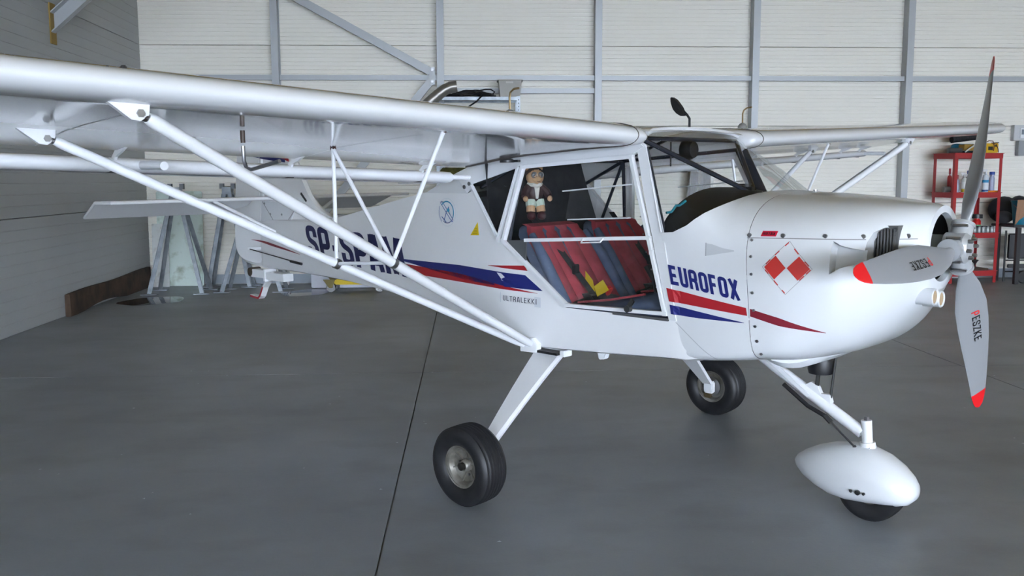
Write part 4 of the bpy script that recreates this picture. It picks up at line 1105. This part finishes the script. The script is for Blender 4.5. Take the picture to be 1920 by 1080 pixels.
# ================================================================== things in the cabin (own frame via the aircraft's pose)
ACM = Matrix.Translation((.779, 4.7405, 0)) @ Matrix.Rotation(PSI, 4, 'Z') @ Matrix.Rotation(BANK, 4, 'X')
def cabin_thing(name, loc, rz=0):
    e = empty(name); e.matrix_world = ACM @ Matrix.Translation(loc) @ Matrix.Rotation(rz, 4, 'Z'); return e
SKIN = mat('tan_plush', (.60, .37, .21), .95); JACK = mat('brown_leather_jacket', (.055, .03, .03), .45)
br = cabin_thing('plush_toy', (-.262, -.34, 1.28), -.45)      # local +x is its front
tag(br, 'tan plush bear in flying goggles and brown leather jacket hanging behind the seats', 'plush toy')
FW = Vector((1, 0, 0))
MB().ellip((0, 0, .115), (.035, .045, .055)).build('torso', JACK, br)
MB().ellip((.006, 0, .195), (.043, .046, .045)).build('head', SKIN, br)
MB().ellip((.038, 0, .182), (.022, .024, .018)).build('muzzle', SKIN, br)
MB().ellip((-.006, 0, .212), (.045, .048, .034)).build('flying_cap', mat('dark_brown_cap', (.035, .018, .012), .7), br)
for q in (-1, 1):
    MB().ellip((-.004, q*.034, .238), (.010, .013, .014)).build('ear', SKIN, br)
    MB().lathe([(.015, -.004), (.0165, 0), (.015, .006), (.011, .005)], (.043, q*.018, .205), 'x', 14, caps=False).build('goggle_rim', mat('goggle_grey', (.16, .15, .14), .4, metal=.3), br)
    MB().lathe([(.013, 0), (.004, .004)], (.043, q*.018, .205), 'x', 12).build('goggle_lens', mat('goggle_lens_glass', (.10, .11, .12), .08), br)
    MB().tube([(.0, q*.032, .145), (.018, q*.060, .115), (.035, q*.066, .095)], [.020, .021, .018], 10).build('sleeve', JACK, br)
    MB().ellip((.045, q*.066, .085), (.014, .013, .015)).build('paw', SKIN, br)
    MB().tube([(.002, q*.022, .075), (.012, q*.026, .045)], [.028, .026], 10).build('shorts', mat('pale_green_cloth', (.60, .70, .60), .9), br)
    MB().tube([(.012, q*.026, .05), (.018, q*.028, .018)], [.022, .024], 10).build('leg', SKIN, br)
    MB().ellip((.026, q*.028, -.002), (.028, .022, .022)).build('boot', mat('maroon_boot', (.06, .012, .015), .6), br)
MB().prism([(-.016, .155), (.016, .155), (.006, .085), (-.006, .085)], lambda a, b, t: (.030+t+.004*(1-abs(b-.12)/.05), a, b), 0, .006).build('shirt_front', mat('cream_cloth', (.70, .68, .62), .9), br, smooth=False)
MB().tube([(.0, -.035, .158), (.03, -.018, .155), (.036, 0, .148), (.03, .018, .155), (.0, .035, .158)], .011, 8).build('fleece_collar', mat('cream_cloth', (.70, .68, .62), .9), br)
MB().tube([(.058, -.008, .174), (.060, 0, .171), (.058, .008, .174)], .0015, 6).build('mouth', BLACK, br)
MB().tube([(-.01, 0, .24), (-.02, 0, .30)], .0015, 5).build('hanging_cord', BLACK, br)
yc_ = cabin_thing('checklist_card', (.05, -.26, .88), 0)
tag(yc_, 'folded bright yellow checklist card lying on the near seat', 'card')
def leaf(P, name):
    n = (Vector(P[1])-Vector(P[0])).cross(Vector(P[3])-Vector(P[0])).normalized()*.002
    MB().add([Vector(p)+n for p in P]+[Vector(p)-n for p in P], [(0, 1, 2, 3), (7, 6, 5, 4), (0, 4, 5, 1), (1, 5, 6, 2), (2, 6, 7, 3), (3, 7, 4, 0)]).build(name, YELLOW, yc_, smooth=False)
leaf([(-0.074, 0.04, 0.118), (-0.004, 0.01, 0.08), (0.045, -0.025, 0.01), (-0.059, 0.005, 0.052)], 'upright_leaf')
leaf([(0.019, -0.005, 0.051), (0.052, 0.025, 0.083), (0.117, -0.01, 0.041), (0.063, -0.035, 0.007)], 'lower_leaf')
# ================================================================== things along the walls
def floor_thing(name, loc, rz=0, label=None, cat=None, group=None):
    e = empty(name, loc, (0, 0, rz)); tag(e, label, cat, group); return e
# old plank against the left wall
mbp = MB(); N = 14; rings = []
for i in range(N+1):
    t = i/N; y = lerp(9.98, 12.80, t); x = lwx(y)+.012
    zt = .245+.03*t+.008*math.sin(9*t); zb = .0+.05*max(0, math.sin(PI*(t-.12)/.5)) if .12 < t < .62 else .0
    rings.append([(x, y, zb), (x+.06, y, zb), (x+.055, y, zt), (x, y, zt-.004)])
pk = mbp.loft(rings).build('plank', WOOD, None, smooth=False, bevel=.006)
tag(pk, 'long dark weathered timber plank leaning along the foot of the left wall', 'plank')
# stained foam boards
fb = MB().box((0, 0, .655), (.62, .05, 1.31), Matrix.Rotation(-.05, 3, 'X')).build('foam_board', FOAM, None, smooth=False, bevel=.012)
fb.location = (-3.99, 12.88, 0); tag(fb, 'tall stained greenish foam board leaning against the back wall', 'foam board')
fb2 = MB().box((0, 0, .435), (.22, .03, .87), Matrix.Rotation(-.06, 3, 'X')).build('foam_tile', FOAM2, None, smooth=False, bevel=.004)
fb2.location = (-4.23, 12.77, 0); tag(fb2, 'narrow white patterned foam strip standing in the corner', 'foam board')
for k in range(4):
    lm = MB()
    for j in range(4):
        a = PI*j/4; cz = .12+.21*k
        lm.beam((-.09*math.cos(a), -.0165-.06*0, cz-.09*math.sin(a)), (.09*math.cos(a), -.0165, cz+.09*math.sin(a)), .002, .005, up=(0, 1, 0))
    o = lm.build('star_relief', mat('relief_grey', (.45, .45, .44), .8), fb2, smooth=False)
    o.rotation_euler = (-.06, 0, 0)
# galvanised trestles
def trestle(x, y, rz, label, h=1.30, sp=.40, dp=.30, skip=()):
    e = floor_thing('trestle_stand', (x, y, 0), rz, label, 'trestle', 'galvanised trestles in the corner')
    for i, (sx, sy) in enumerate(((-1, -1), (-1, 1), (1, -1), (1, 1))):
        top = Vector((sx*.035, sy*.05, h)); ft = Vector((sx*sp, sy*dp, .012))
        mbq = MB().beam(top, ft, .006, .055, up=(1, 0, 0)).beam(top+Vector((sx*.022, 0, 0)), ft+Vector((sx*.022, 0, 0)), .045, .006, up=(1, 0, 0))
        mbq.build('leg', GALV, e, smooth=False)
        MB().box((ft.x, ft.y, .006), (.20, .09, .010)).build('foot_plate', GALV, e, smooth=False)
    MB().box((0, 0, h+.02), (.12, .16, .10)).build('head_block', GALV, e, smooth=False, bevel=.004)
    for q in (-1, 1): MB().box((q*.075, 0, h+.08), (.05, .07, .07)).build('clamp', mat('dark_galv', (.14, .15, .16), .5, metal=.5), e, smooth=False)
    return e
trestle(-3.78, 12.12, .05, 'leftmost galvanised steel trestle in front of the greenish foam board', sp=.33, dp=.25)
trestle(-3.28, 12.74, .0, 'galvanised steel trestle nearest the back wall, clamp head in view behind the rudder', sp=.28, dp=.13)
trestle(-2.84, 12.22, .0, 'rightmost galvanised steel trestle standing beside the tail skid', h=1.2, sp=.38, dp=.20)
# puddles
PUD = mat('still_water', (.012, .013, .014), .02, spec=.6)
def puddle(cx, cy, rx, ry, label, seed, ph=0):
    rnd = random.Random(seed); pts = []
    for i in range(40):
        a = 2*PI*i/40; k = 1+.10*math.sin(2*a+ph)+.05*math.sin(5*a+seed)
        pts.append((rx*k*math.cos(a), ry*k*math.sin(a)))
    o = MB().add([(a, b, .0015) for a, b in pts]+[(a*.9, b*.9, .004) for a, b in pts], [(i, (i+1) % 40, (i+1) % 40+40, i+40) for i in range(40)]+[tuple(range(40, 80))]).build('puddle', PUD)
    o.location = (cx, cy, .0); tag(o, label, 'puddle')
puddle(-3.86, 11.25, .34, .42, 'small dark brown puddle in front of the timber plank', 3, .5)
puddle(-2.12, 11.95, .30, .36, 'larger clear puddle on the floor beneath the tail', 5)
# white cabinets behind the tail
cb = floor_thing('white_cabinet', (-1.95, 12.60, 0), 0, 'pale lavender cabinet standing at the wall behind the tail', 'cabinet')
MB().box((.25, 0, .50), (.85, .42, .98)).build('body', mat('lavender_white', (.60, .61, .68), .45), cb, smooth=False, bevel=.008)
MB().box((.25, -.215, .50), (.80, .012, .90)).build('door', mat('lavender_white', (.60, .61, .68), .45), cb, smooth=False, bevel=.003)
MB().box((.60, -.228, .55), (.02, .02, .12)).build('handle', STEEL, cb, smooth=False)
MB().box((-2.58, 12.93, .09), (.12, .10, .18)).build('white_post', WHITE, None, smooth=False, bevel=.004)
tag(bpy.data.objects['white_post'], 'short white box post at the wall under the tail skid', 'post')
# yellow trolley jack
tj = floor_thing('trolley_jack', (-1.42, 12.08, 0), -.06, 'yellow trolley jack on steel wheels under the rear fuselage', 'jack')
MB().prism([(-.32, .10), (.30, .10), (.30, .15), (.10, .20), (-.20, .20), (-.34, .15)], lambda a, b, t: (a, t, b), -.14, .14).build('body', YELLOW, tj, smooth=False, bevel=.01)
MB().beam((-.15, 0, .20), (.15, 0, .24), .06, .05).build('lift_arm', mat('dark_maroon', (.10, .02, .02), .5), tj, smooth=False)
for px in (-.37, .27):
    for q in (-1, 1):
        o = MB().lathe([(.02, -.025), (.058, -.025), (.062, -.015), (.062, .015), (.058, .025), (.02, .025)], (px, q*.13, .064), 'y', 20).build('wheel', mat('shiny_wheel', (.40, .40, .40), .25, metal=.9), tj)
        if px < 0: MB().prism([(px-.10, .17), (px+.06, .17), (px+.02, .06), (px-.02, .06)], lambda a, b, t: (a, q*.13+q*t, b), .03, .04).build('castor_fork', mat('olive_brass', (.16, .13, .05), .4, metal=.6), tj, smooth=False)
# galvanised rack with things on it
rk = floor_thing('storage_rack', (.145, 12.70, 0), 0, 'tall perforated galvanised storage rack against the back wall', 'rack')
for sx in (-1, 1):
    for sy in (-1, 1):
        mbq = MB().box((sx*.565, sy*.19, 1.285), (.005, .045, 2.57)).box((sx*.545, sy*.212, 1.285), (.045, .005, 2.57))
        mbq.build('post', GALV, rk, smooth=False)
hl = MB()
for i in range(14):
    for sx in (-1, 1):
        hl.box((sx*.545, -.2155, 2.52-i*.045), (.012, .002, .016))
tag(hl.build('slots', BLACK, rk, smooth=False), kind='stuff')
for z in (.15, .75, 1.33, 1.95, 2.55):
    sh = MB().box((0, 0, z), (1.12, .40, .012)).box((0, -.208, z-.012), (1.12, .006, .045)).box((0, .205, z-.012), (1.12, .006, .045))
    sh.build('shelf', GALV, rk, smooth=False)
PX = mat('brushed_exhaust_steel', (.30, .285, .26), .38, metal=.7)
ep = MB().tube([(-.56, 12.425, 2.43), (-.46, 12.425, 2.52), (-.38, 12.425, 2.585), (-.30, 12.425, 2.645), (-.22, 12.425, 2.68), (-.135, 12.425, 2.69)], .075, 24)
eo = ep.build('exhaust_pipe', PX); tag(eo, 'bent brushed steel exhaust pipe leaning on the end of the galvanised rack', 'pipe')
bn = floor_thing('storage_bin', (.58, 12.66, 2.558), 0, 'grey translucent plastic bin on top of the galvanised rack', 'bin')
BIN = mat('grey_translucent_plastic', (.36, .345, .31), .5)
rings = [[(sx*w, sy*d, z) for sx, sy in ((-1, -1), (1, -1), (1, 1), (-1, 1))] for w, d, z in ((.13, .12, 0), (.155, .145, .22), (.172, .16, .222), (.172, .16, .236), (.15, .14, .236), (.125, .115, .01))]
MB().loft(rings).build('tub', BIN, bn, smooth=False)
MB().box((-.01, -.162, .195), (.10, .012, .022)).build('grip', mat('pale_grip', (.55, .54, .50), .5), bn, smooth=False, bevel=.003)
cb_ = MB()
rnd = random.Random(4)
for i in range(7):
    pts = []; z0 = 2.570+.010*i
    for j in range(9):
        t = j/8; pts.append((lerp(-.40+.05*i, .42-.03*i, t), 12.58+.04*math.sin(3*t+i), z0+.03*math.sin(PI*t)*(i/6)+.006*math.sin(11*t+i)))
    cb_.tube(pts, .009, 6)
cb_.tube([(.10, 12.55, 2.60), (.16, 12.52, 2.64), (.24, 12.53, 2.66), (.32, 12.54, 2.66), (.37, 12.55, 2.63), (.34, 12.55, 2.60)], .011, 6)
cb_.tube([(.22, 12.48, 2.60), (.13, 12.46, 2.50), (-.02, 12.45, 2.40)], .012, 6)
tag(cb_.build('jumper_cables', BLACK), 'tangled black cables lying on top of the galvanised rack', 'cables')
def cloth_pile(name, x, y, z, w, d, h, m, label):
    rings = []
    for u in [0, .15, .5, .85, 1]:
        k = (1-(2*u-1)**4*.25); rings.append([(x+w/2*k*(abs(math.cos(2*PI*i/24))**.5)*(1 if math.cos(2*PI*i/24) > 0 else -1)+.008*math.sin(5*i+9*u), y+d/2*k*(abs(math.sin(2*PI*i/24))**.5)*(1 if math.sin(2*PI*i/24) > 0 else -1), z+h*u+.006*math.sin(3*i)*u) for i in range(24)])
    o = MB().loft(rings).build(name, m); tag(o, label, 'clothing'); return o
OLIVE = mat('olive_cloth', (.10, .10, .025), .9, noise=(20, (.06, .06, .015), .4, .6))
cloth_pile('jacket', -.17, 12.68, 1.337, .44, .34, .28, OLIVE, 'folded olive jacket pile at the left end of the galvanised rack shelf')
cloth_pile('jacket', .20, 12.68, 1.337, .28, .34, .26, mat('maroon_cloth', (.05, .02, .015), .9), 'folded maroon jacket pile beside the olive one on the rack')
# coat in clear plastic on the wall (seen through the windshield)
ct = floor_thing('hanging_coat', (3.24, 12.86, 1.05), 0, 'dark brown coat in a clear plastic cover hanging on the back wall', 'coat')
rows = []
for j in range(9):
    u = j/8; rows.append([(lerp(-.15, .17, i/12), -.03-.03*math.sin(i*1.7+u)*(.5+u), u*.62) for i in range(13)])
MB().loft(rows, closed=False).build('coat_cloth', mat('brown_coat', (.045, .032, .028), .9), ct)
MB().tube([(.02, -.07, .60), (.0, -.085, .35), (-.05, -.085, .12)], .012, 8).build('belt', mat('tan_belt', (.22, .16, .11), .8), ct)
MB().prism([(-.22, -.02), (.20, -.02), (.20, .64), (.05, .72), (-.10, .66)], lambda a, b, t: (a+.006*math.sin(b*20), -.10+t+.008*math.sin(a*30), b), 0, .002).build('plastic_cover', glass_mat('thin_clear_film', (.93, .93, .93), .1, 1.25, .06), ct, smooth=False)

# ---- red steel shelf on the right
RSX, RSY, RSA = 6.665, 12.33, .14
rs = floor_thing('red_shelf', (RSX, RSY, 0), RSA, 'red painted steel shelf unit by the back wall on the right', 'shelf')
SW, SD = .73, .46
for ix in (0, 1):
    for iy in (0, 1):
        x, y = ix*SW, iy*SD; sx = 1 if ix == 0 else -1; sy = 1 if iy == 0 else -1
        MB().box((x+sx*.022, y, .90), (.044, .005, 1.80)).box((x, y+sy*.022, .90), (.005, .044, 1.80)).build('post', REDSHELF, rs, smooth=False)
SHZ = [.17, .70, 1.26, 1.80]
for z in SHZ:
    MB().box((SW/2, SD/2, z-.004), (SW+.03, SD+.03, .008)).box((SW/2, -.006, z-.038), (SW, .006, .07)).box((SW/2, SD+.006, z-.038), (SW, .006, .07)).box((-.006, SD/2, z-.038), (.006, SD, .07)).box((SW+.006, SD/2, z-.038), (.006, SD, .07)).build('shelf_board', REDSHELF, rs, smooth=False)
ca, sa = math.cos(RSA), math.sin(RSA)
def on_shelf(u, v, k): return (RSX+ca*u-sa*v, RSY+sa*u+ca*v, SHZ[k]+.0005)
def bottle(name, u, v, k, r, h, col, label, cat='bottle', cap=None, capn='cap', neck=.3, capr=.5, band=None, trigger=False, grp=None):
    e = floor_thing(name, on_shelf(u, v, k), random.uniform(-.4, .4), label, cat, grp)
    bh = h*(.72 if neck else .80)
    m_ = mat('bottle_'+label.replace(' ', '_')[:40], col, .3)
    MB().lathe([(r*.9, 0), (r, .008), (r, bh*.85), (r*.75, bh*.97), (r*neck if neck else r*.92, bh), (r*neck if neck else r*.92, bh+h*.06)], (0, 0, 0), 'z', 18).build('body', m_, e)
    if band:
        for z0, z1, c in band: MB().lathe([(r*1.012, h*z0), (r*1.012, h*z1)], (0, 0, 0), 'z', 18, caps=False).build('label_band', mat('band_%d_%d_%d' % tuple(int(q*99) for q in c), c, .45), e)
    if trigger:
        MB().lathe([(r*.36, bh+h*.05), (r*.36, bh+h*.12)], (0, 0, 0), 'z', 12).box((-.012, 0, bh+h*.17), (.06, .02, h*.09)).beam((-.03, 0, bh+h*.15), (-.022, 0, bh+h*.04), .012, .008).build('trigger_head', mat('trig_'+str(int(cap[0]*99)), cap, .4), e, bevel=.003)
    else:
        MB().lathe([(r*capr, bh+h*.05), (r*capr, h*.985), (r*capr*.85, h)], (0, 0, 0), 'z', 14).build(capn, mat('cap_%d_%d_%d' % tuple(int(q*99) for q in (cap or col)), cap or col, .4), e)
    return e
WHT = (.75, .75, .75)
bottle('spray_can', .085, .10, 2, .024, .19, WHT, 'short white and orange aerosol can on the red shelf', 'can', (.7, .7, .7), neck=0, capr=.6, band=[(.10, .62, (.75, .18, .02))])
bottle('bottle', .11, .25, 2, .030, .33, (.38, .01, .015), 'slim red bottle with a red cap on the red shelf', cap=(.30, .01, .02))
bottle('bottle', .165, .16, 2, .030, .24, (.32, .35, .42), 'grey-blue bottle with a small dark cap on the red shelf', cap=(.25, .05, .06))
bottle('bottle', .215, .08, 2, .034, .29, (.52, .53, .50), 'clear spray bottle with a yellow base behind the shelf post', cap=(.6, .6, .6), trigger=True, band=[(.02, .16, (.55, .42, .02)), (.22, .5, (.66, .68, .68))])
bottle('bottle', .30, .10, 2, .036, .27, (.70, .20, .01), 'orange bottle with a white trigger head on the red shelf', cap=(.75, .75, .75), trigger=True, band=[(.05, .32, (.62, .58, .52))])
bottle('bottle', .38, .22, 2, .036, .30, (.02, .02, .022), 'black bottle with a blue cap hidden behind the propeller blade', cap=(.02, .05, .30))
bottle('bottle', .50, .20, 2, .033, .28, (.45, .36, .24), 'beige bottle beside the propeller blade on the red shelf', cap=(.02, .02, .02))
bottle('bottle', .545, .08, 2, .042, .34, (.55, .60, .64), 'clear spray bottle with a blue band and white trigger on the red shelf', cap=(.72, .72, .74), trigger=True, band=[(.03, .10, (.01, .06, .22)), (.12, .38, (.62, .66, .70)), (.39, .50, (.02, .22, .42))])
bottle('spray_can', .685, .13, 2, .036, .285, (.42, .46, .62), 'tall pale blue aerosol can with a dark blue cap on the red shelf', 'can', (.01, .05, .28), neck=0, capr=.98)
bx_ = MB().box((0, 0, .13), (.11, .07, .26)).build('white_box', mat('white_carton', (.70, .70, .70), .6), None, smooth=False, bevel=.003)
bx_.location = on_shelf(.615, .28, 2); bx_.rotation_euler = (0, 0, RSA); tag(bx_, 'plain white carton standing at the back of the red shelf', 'box')
rl = MB().lathe([(.018, -.045), (.040, -.045), (.040, .045), (.018, .045)], (0, 0, .041), 'x', 20).build('tape_roll', mat('grey_tape', (.17, .16, .15), .5)); rl.location = on_shelf(.03, .2, 2); tag(rl, 'grey roll lying at the left end of the red shelf', 'roll')
cut_ = MB().box((0, 0, .012), (.13, .025, .022)).box((.10, 0, .012), (.08, .028, .024)).build('utility_knife', mat('orange_plastic', (.72, .20, .01), .4), None, smooth=False, bevel=.003); cut_.location = on_shelf(.60, .06, 2); cut_.rotation_euler = (0, 0, .15); tag(cut_, 'orange utility knife lying at the front edge of the red shelf', 'knife')
# top of the shelf
bag = cloth_pile('tool_bag', 0, 0, 0, .24, .30, .026, BLACKCLOTH, 'flat black cloth spread on top of the red shelf'); bag.location = on_shelf(.31, .24, 3); tag(bag, cat='cloth')
t_ = MB().tube([(-.19, 0, .05), (.19, 0, .05)], .048, 16).build('rolled_mat', BLACKCLOTH); t_.location = Vector(on_shelf(.36, .33, 3))+Vector((0, 0, .165)); t_.rotation_euler = (0, -.12, RSA); tag(t_, 'thick rolled black mat lying highest on the red shelf', 'mat')
t2 = MB().tube([(-.10, 0, .0), (.10, 0, .0)], .036, 16).lathe([(.030, -.101), (.030, -.104)], (0, 0, 0), 'x', 14).build('black_tube', mat('dark_grey_tube', (.06, .058, .055), .5)); t2.location = Vector(on_shelf(.07, .12, 3))+Vector((0, 0, .036)); t2.rotation_euler = (0, 0, RSA); tag(t2, 'short dark grey tube at the left end of the red shelf top', 'tube')
bt = cloth_pile('blue_pouch', 0, 0, 0, .34, .13, .10, mat('teal_cloth', (.01, .14, .24), .8), 'teal blue pouch under the rolled black mat'); bt.location = Vector(on_shelf(.34, .30, 3))+Vector((0, 0, .03)); tag(bt, cat='pouch')
kb = MB().box((0, 0, .05), (.26, .12, .085)).build('cardboard_box', mat('mustard_card', (.30, .18, .03), .8), None, smooth=False, bevel=.003); kb.location = Vector(on_shelf(.31, .13, 3))+Vector((0, 0, .026)); kb.rotation_euler = (0, 0, RSA); tag(kb, 'mustard cardboard box on top of the red shelf', 'box')
hs = MB().tube([(0, 0, .012), (.06, .0, .06), (.12, 0, .10), (.20, .02, .12)], .010, 8).build('clear_hose', mat('milky_hose', (.50, .51, .48), .4)); hs.location = on_shelf(.16, .02, 3); tag(hs, 'pale curved hose hanging over the mustard box', 'hose')
ch = floor_thing('battery_charger', on_shelf(.60, .14, 3), RSA, 'yellow and black battery charger with cables on top of the red shelf', 'charger')
MB().box((.02, 0, .07), (.20, .13, .13)).build('case', mat('charger_yellow', (.62, .36, .01), .4), ch, smooth=False, bevel=.008)
MB().box((-.105, 0, .07), (.06, .135, .135)).build('side_panel', BLACK, ch, smooth=False, bevel=.006)
MB().tube([(-.10, -.05, .13), (-.05, -.08, .17), (.01, -.08, .165), (.03, -.09, .10), (.02, -.09, .03)], .006, 6).tube([(.0, -.075, .14), (.06, -.09, .12), (.09, -.09, .06), (.10, -.09, .01)], .005, 6).build('cable', mat('dark_red_cable', (.08, .015, .012), .5), ch)
MB().lathe([(.014, 0), (.014, .012)], (.07, -.078, .10), 'y', 12).box((-.01, -.067, .065), (.07, .004, .05)).build('dial', BLACK, ch)
MB().box((.11, 0, .142), (.03, .12, .012)).build('handle', BLACK, ch, smooth=False)
# third shelf
bf = bottle('funnel_bottle', .55, .22, 1, .058, .25, (.55, .015, .015), 'red container with a green label and black funnel lid on the third red shelf', cap=(.02, .02, .02), neck=.6, capr=1.35, band=[(.08, .42, (.10, .35, .12))])
bottle('bottle', .40, .20, 1, .045, .24, (.01, .13, .42), 'blue plastic bottle beside the red container on the red shelf', cap=(.01, .10, .36))
bottle('bottle', .09, .22, 1, .045, .24, (.01, .10, .33), 'dark blue bottle behind the propeller hub on the red shelf', cap=(.1, .02, .02))
for i in range(5):
    j = floor_thing('glass_jar', on_shelf(.40+.068*i, .06, 1), 0, ['leftmost', 'second from left', 'middle', 'second from right', 'rightmost'][i]+' of the five small glass jars on the red shelf', 'jar', 'row of small jars on the red shelf')
    MB().lathe([(.026, 0), (.028, .006), (.028, .065), (.022, .078)], (0, 0, 0), 'z', 14).build('glass', mat('grey_jar_glass', (.30, .32, .32), .08, spec=.8), j)
    MB().lathe([(.026, .076), (.026, .092)], (0, 0, 0), 'z', 14).build('lid', mat('jar_lid', (.03, .03, .035), .35, metal=.3), j)
bw = MB().lathe([(.05, 0), (.10, .11), (.112, .11), (.108, .12), (.045, .008)], (0, 0, 0), 'z', 20).build('black_pot', BLACK); bw.location = on_shelf(.42, .14, 0); tag(bw, 'black flower pot on the bottom board of the red shelf', 'pot')
wd = MB().box((0, 0, .012), (.62, .30, .022)).build('wooden_board', WOOD, None, smooth=False); wd.location = on_shelf(.36, .23, 0); wd.rotation_euler = (0, 0, RSA); tag(wd, 'brown board lying on the bottom of the red shelf', 'board')
bw.location.z += .024

# ---- right corner: black table, chair, bucket, bag, boxes on the wall
tb = floor_thing('black_table', (7.84, 12.45, 0), 0, 'black side table under the blue bucket at the right edge', 'table')
MB().box((.05, 0, .80), (.88, .55, .035)).build('table_top', BLACK, tb, smooth=False, bevel=.005)
for sx in (-.30, .45):
    for sy in (-.24, .24): MB().box((sx, sy, .39), (.055, .055, .78)).build('leg', BLACK, tb, smooth=False)
chr_ = floor_thing('folding_chair', (7.75, 12.56, 0), 0, 'folded dark grey garden chair standing under the black table', 'chair')
MB().box((0, -.02, .50), (.30, .03, .36)).build('backrest', mat('dark_grey_plastic', (.035, .037, .042), .5), chr_, smooth=False, bevel=.02)
MB().box((0, -.02, .22), (.28, .03, .06)).build('lower_slat', mat('dark_grey_plastic', (.035, .037, .042), .5), chr_, smooth=False, bevel=.01)
for q in (-1, 1): MB().tube([(q*.17, 0, .0), (q*.17, 0, .72)], .014, 8).build('leg', BLACK, chr_)
MB().tube([(-.17, 0, .14), (.17, 0, .14)], .010, 8).tube([(-.17, 0, .30), (.17, 0, .30)], .010, 8).build('stretcher', BLACK, chr_)
bk = floor_thing('bucket', (7.68, 12.36, .8178), 0, 'turquoise plastic bucket on the black table at the right edge', 'bucket')
TEALB = mat('turquoise_plastic', (.01, .19, .29), .4)
MB().lathe([(.115, 0), (.150, .31), (.158, .31), (.158, .325), (.143, .325), (.110, .012)], (0, 0, 0), 'z', 28).build('tub', TEALB, bk)
MB().tube([(.15*math.cos(a), -.02-.15*abs(math.sin(a)), .27-.09*math.sin(a)) for a in [PI*i/10 for i in range(11)]], .005, 6).build('wire_handle', STEEL, bk)
rg = MB().loft([[(-.16+.30*u*(1-.35*v)-.03*v, -.165-.012*math.sin(u*14)-.01*v, .33-.34*v*(1-.55*u)) for u in [i/10 for i in range(11)]] for v in [j/8 for j in range(9)]], closed=False).build('rag', mat('tan_rag', (.33, .19, .12), .95)); rg.location = (7.64, 12.335, .83); tag(rg, 'tan rag draped over the rim of the turquoise bucket', 'rag')
hb = MB().ellip((0, 0, .19), (.22, .13, .19), 18, 10).ellip((.22, .0, .24), (.14, .12, .15), 14, 8).build('backpack', mat('black_nylon', (.012, .013, .018), .7)); hb.location = (7.64, 12.76, .818); tag(hb, 'black backpack lying behind the turquoise bucket', 'bag')
gb = MB().ellip((0, 0, .09), (.12, .10, .09), 16, 8).build('grey_bag', mat('dark_grey_nylon', (.03, .03, .033), .8)); gb.location = (7.53, 12.56, .818); tag(gb, 'slumped dark grey bag at the left end of the black table', 'bag')
wh = MB().lathe([(.03, -.02), (.08, -.02), (.09, -.008), (.09, .008), (.08, .02), (.03, .02)], (0, 0, .09), 'y', 24).build('spare_wheel', RUBBER); wh.location = (7.70, 12.30, 0); tag(wh, 'small black wheel standing on the floor under the table', 'wheel')
wh2 = MB().box((0, 0, .10), (.28, .22, .20)).build('crate', mat('dark_green_crate', (.02, .035, .03), .6), None, smooth=False, bevel=.008); wh2.location = (8.12, 12.40, 0); tag(wh2, 'dark green crate on the floor under the black table', 'crate')
eb = floor_thing('fuse_box', (7.98, WY-.05, 2.10), 0, 'grey and white fuse box mounted on the back wall at the right', 'fuse box')
MB().box((.02, 0, 0), (.34, .09, .22)).build('case', mat('fuse_box_grey', (.55, .56, .57), .5), eb, smooth=False, bevel=.006)
MB().box((.06, -.05, -.005), (.25, .02, .14)).build('cover', mat('fuse_box_white', (.74, .75, .77), .4), eb, smooth=False, bevel=.004)
MB().box((.06, -.062, .01), (.22, .006, .07)).build('window', mat('smoked_window', (.20, .22, .26), .15), eb, smooth=False)
sb = floor_thing('isolator_switch', (8.03, WY-.05, 1.88), 0, 'grey isolator switch box with a red knob below the fuse box', 'switch')
MB().box((0, 0, 0), (.24, .09, .21)).build('case', mat('switch_grey', (.30, .31, .32), .5), sb, smooth=False, bevel=.006)
MB().box((.04, -.05, 0), (.14, .02, .19)).build('plate', mat('switch_pale', (.55, .56, .57), .5), sb, smooth=False, bevel=.004)
MB().box((.045, -.062, .055), (.05, .006, .05)).build('sticker', mat('orange_sticker', (.70, .25, .01), .5), sb, smooth=False)
MB().lathe([(.035, 0), (.035, -.03), (.028, -.035)], (.04, -.06, -.045), 'y', 16).build('knob', mat('red_knob', (.45, .01, .015), .4), sb)
# litter specks on the floor
rnd = random.Random(11)
lt = MB()
for i in range(200):
    x, y = rnd.uniform(-4, 6), rnd.uniform(2.2, 12.5); r = rnd.uniform(.003, .010)
    a = rnd.uniform(0, 6)
    lt.add([(x+r*math.cos(a+k*2.1)*rnd.uniform(.6, 1.6), y+r*math.sin(a+k*2.1)*rnd.uniform(.6, 1.6), .001) for k in range(3)]+[(x, y, .003)], [(0, 1, 2), (0, 1, 3), (1, 2, 3), (2, 0, 3)])
lo = lt.build('paint_flecks', mat('pale_fleck', (.60, .66, .70), .7), None, smooth=False)
tag(lo, 'pale flecks of paint scattered over the concrete', 'flecks', kind='stuff')
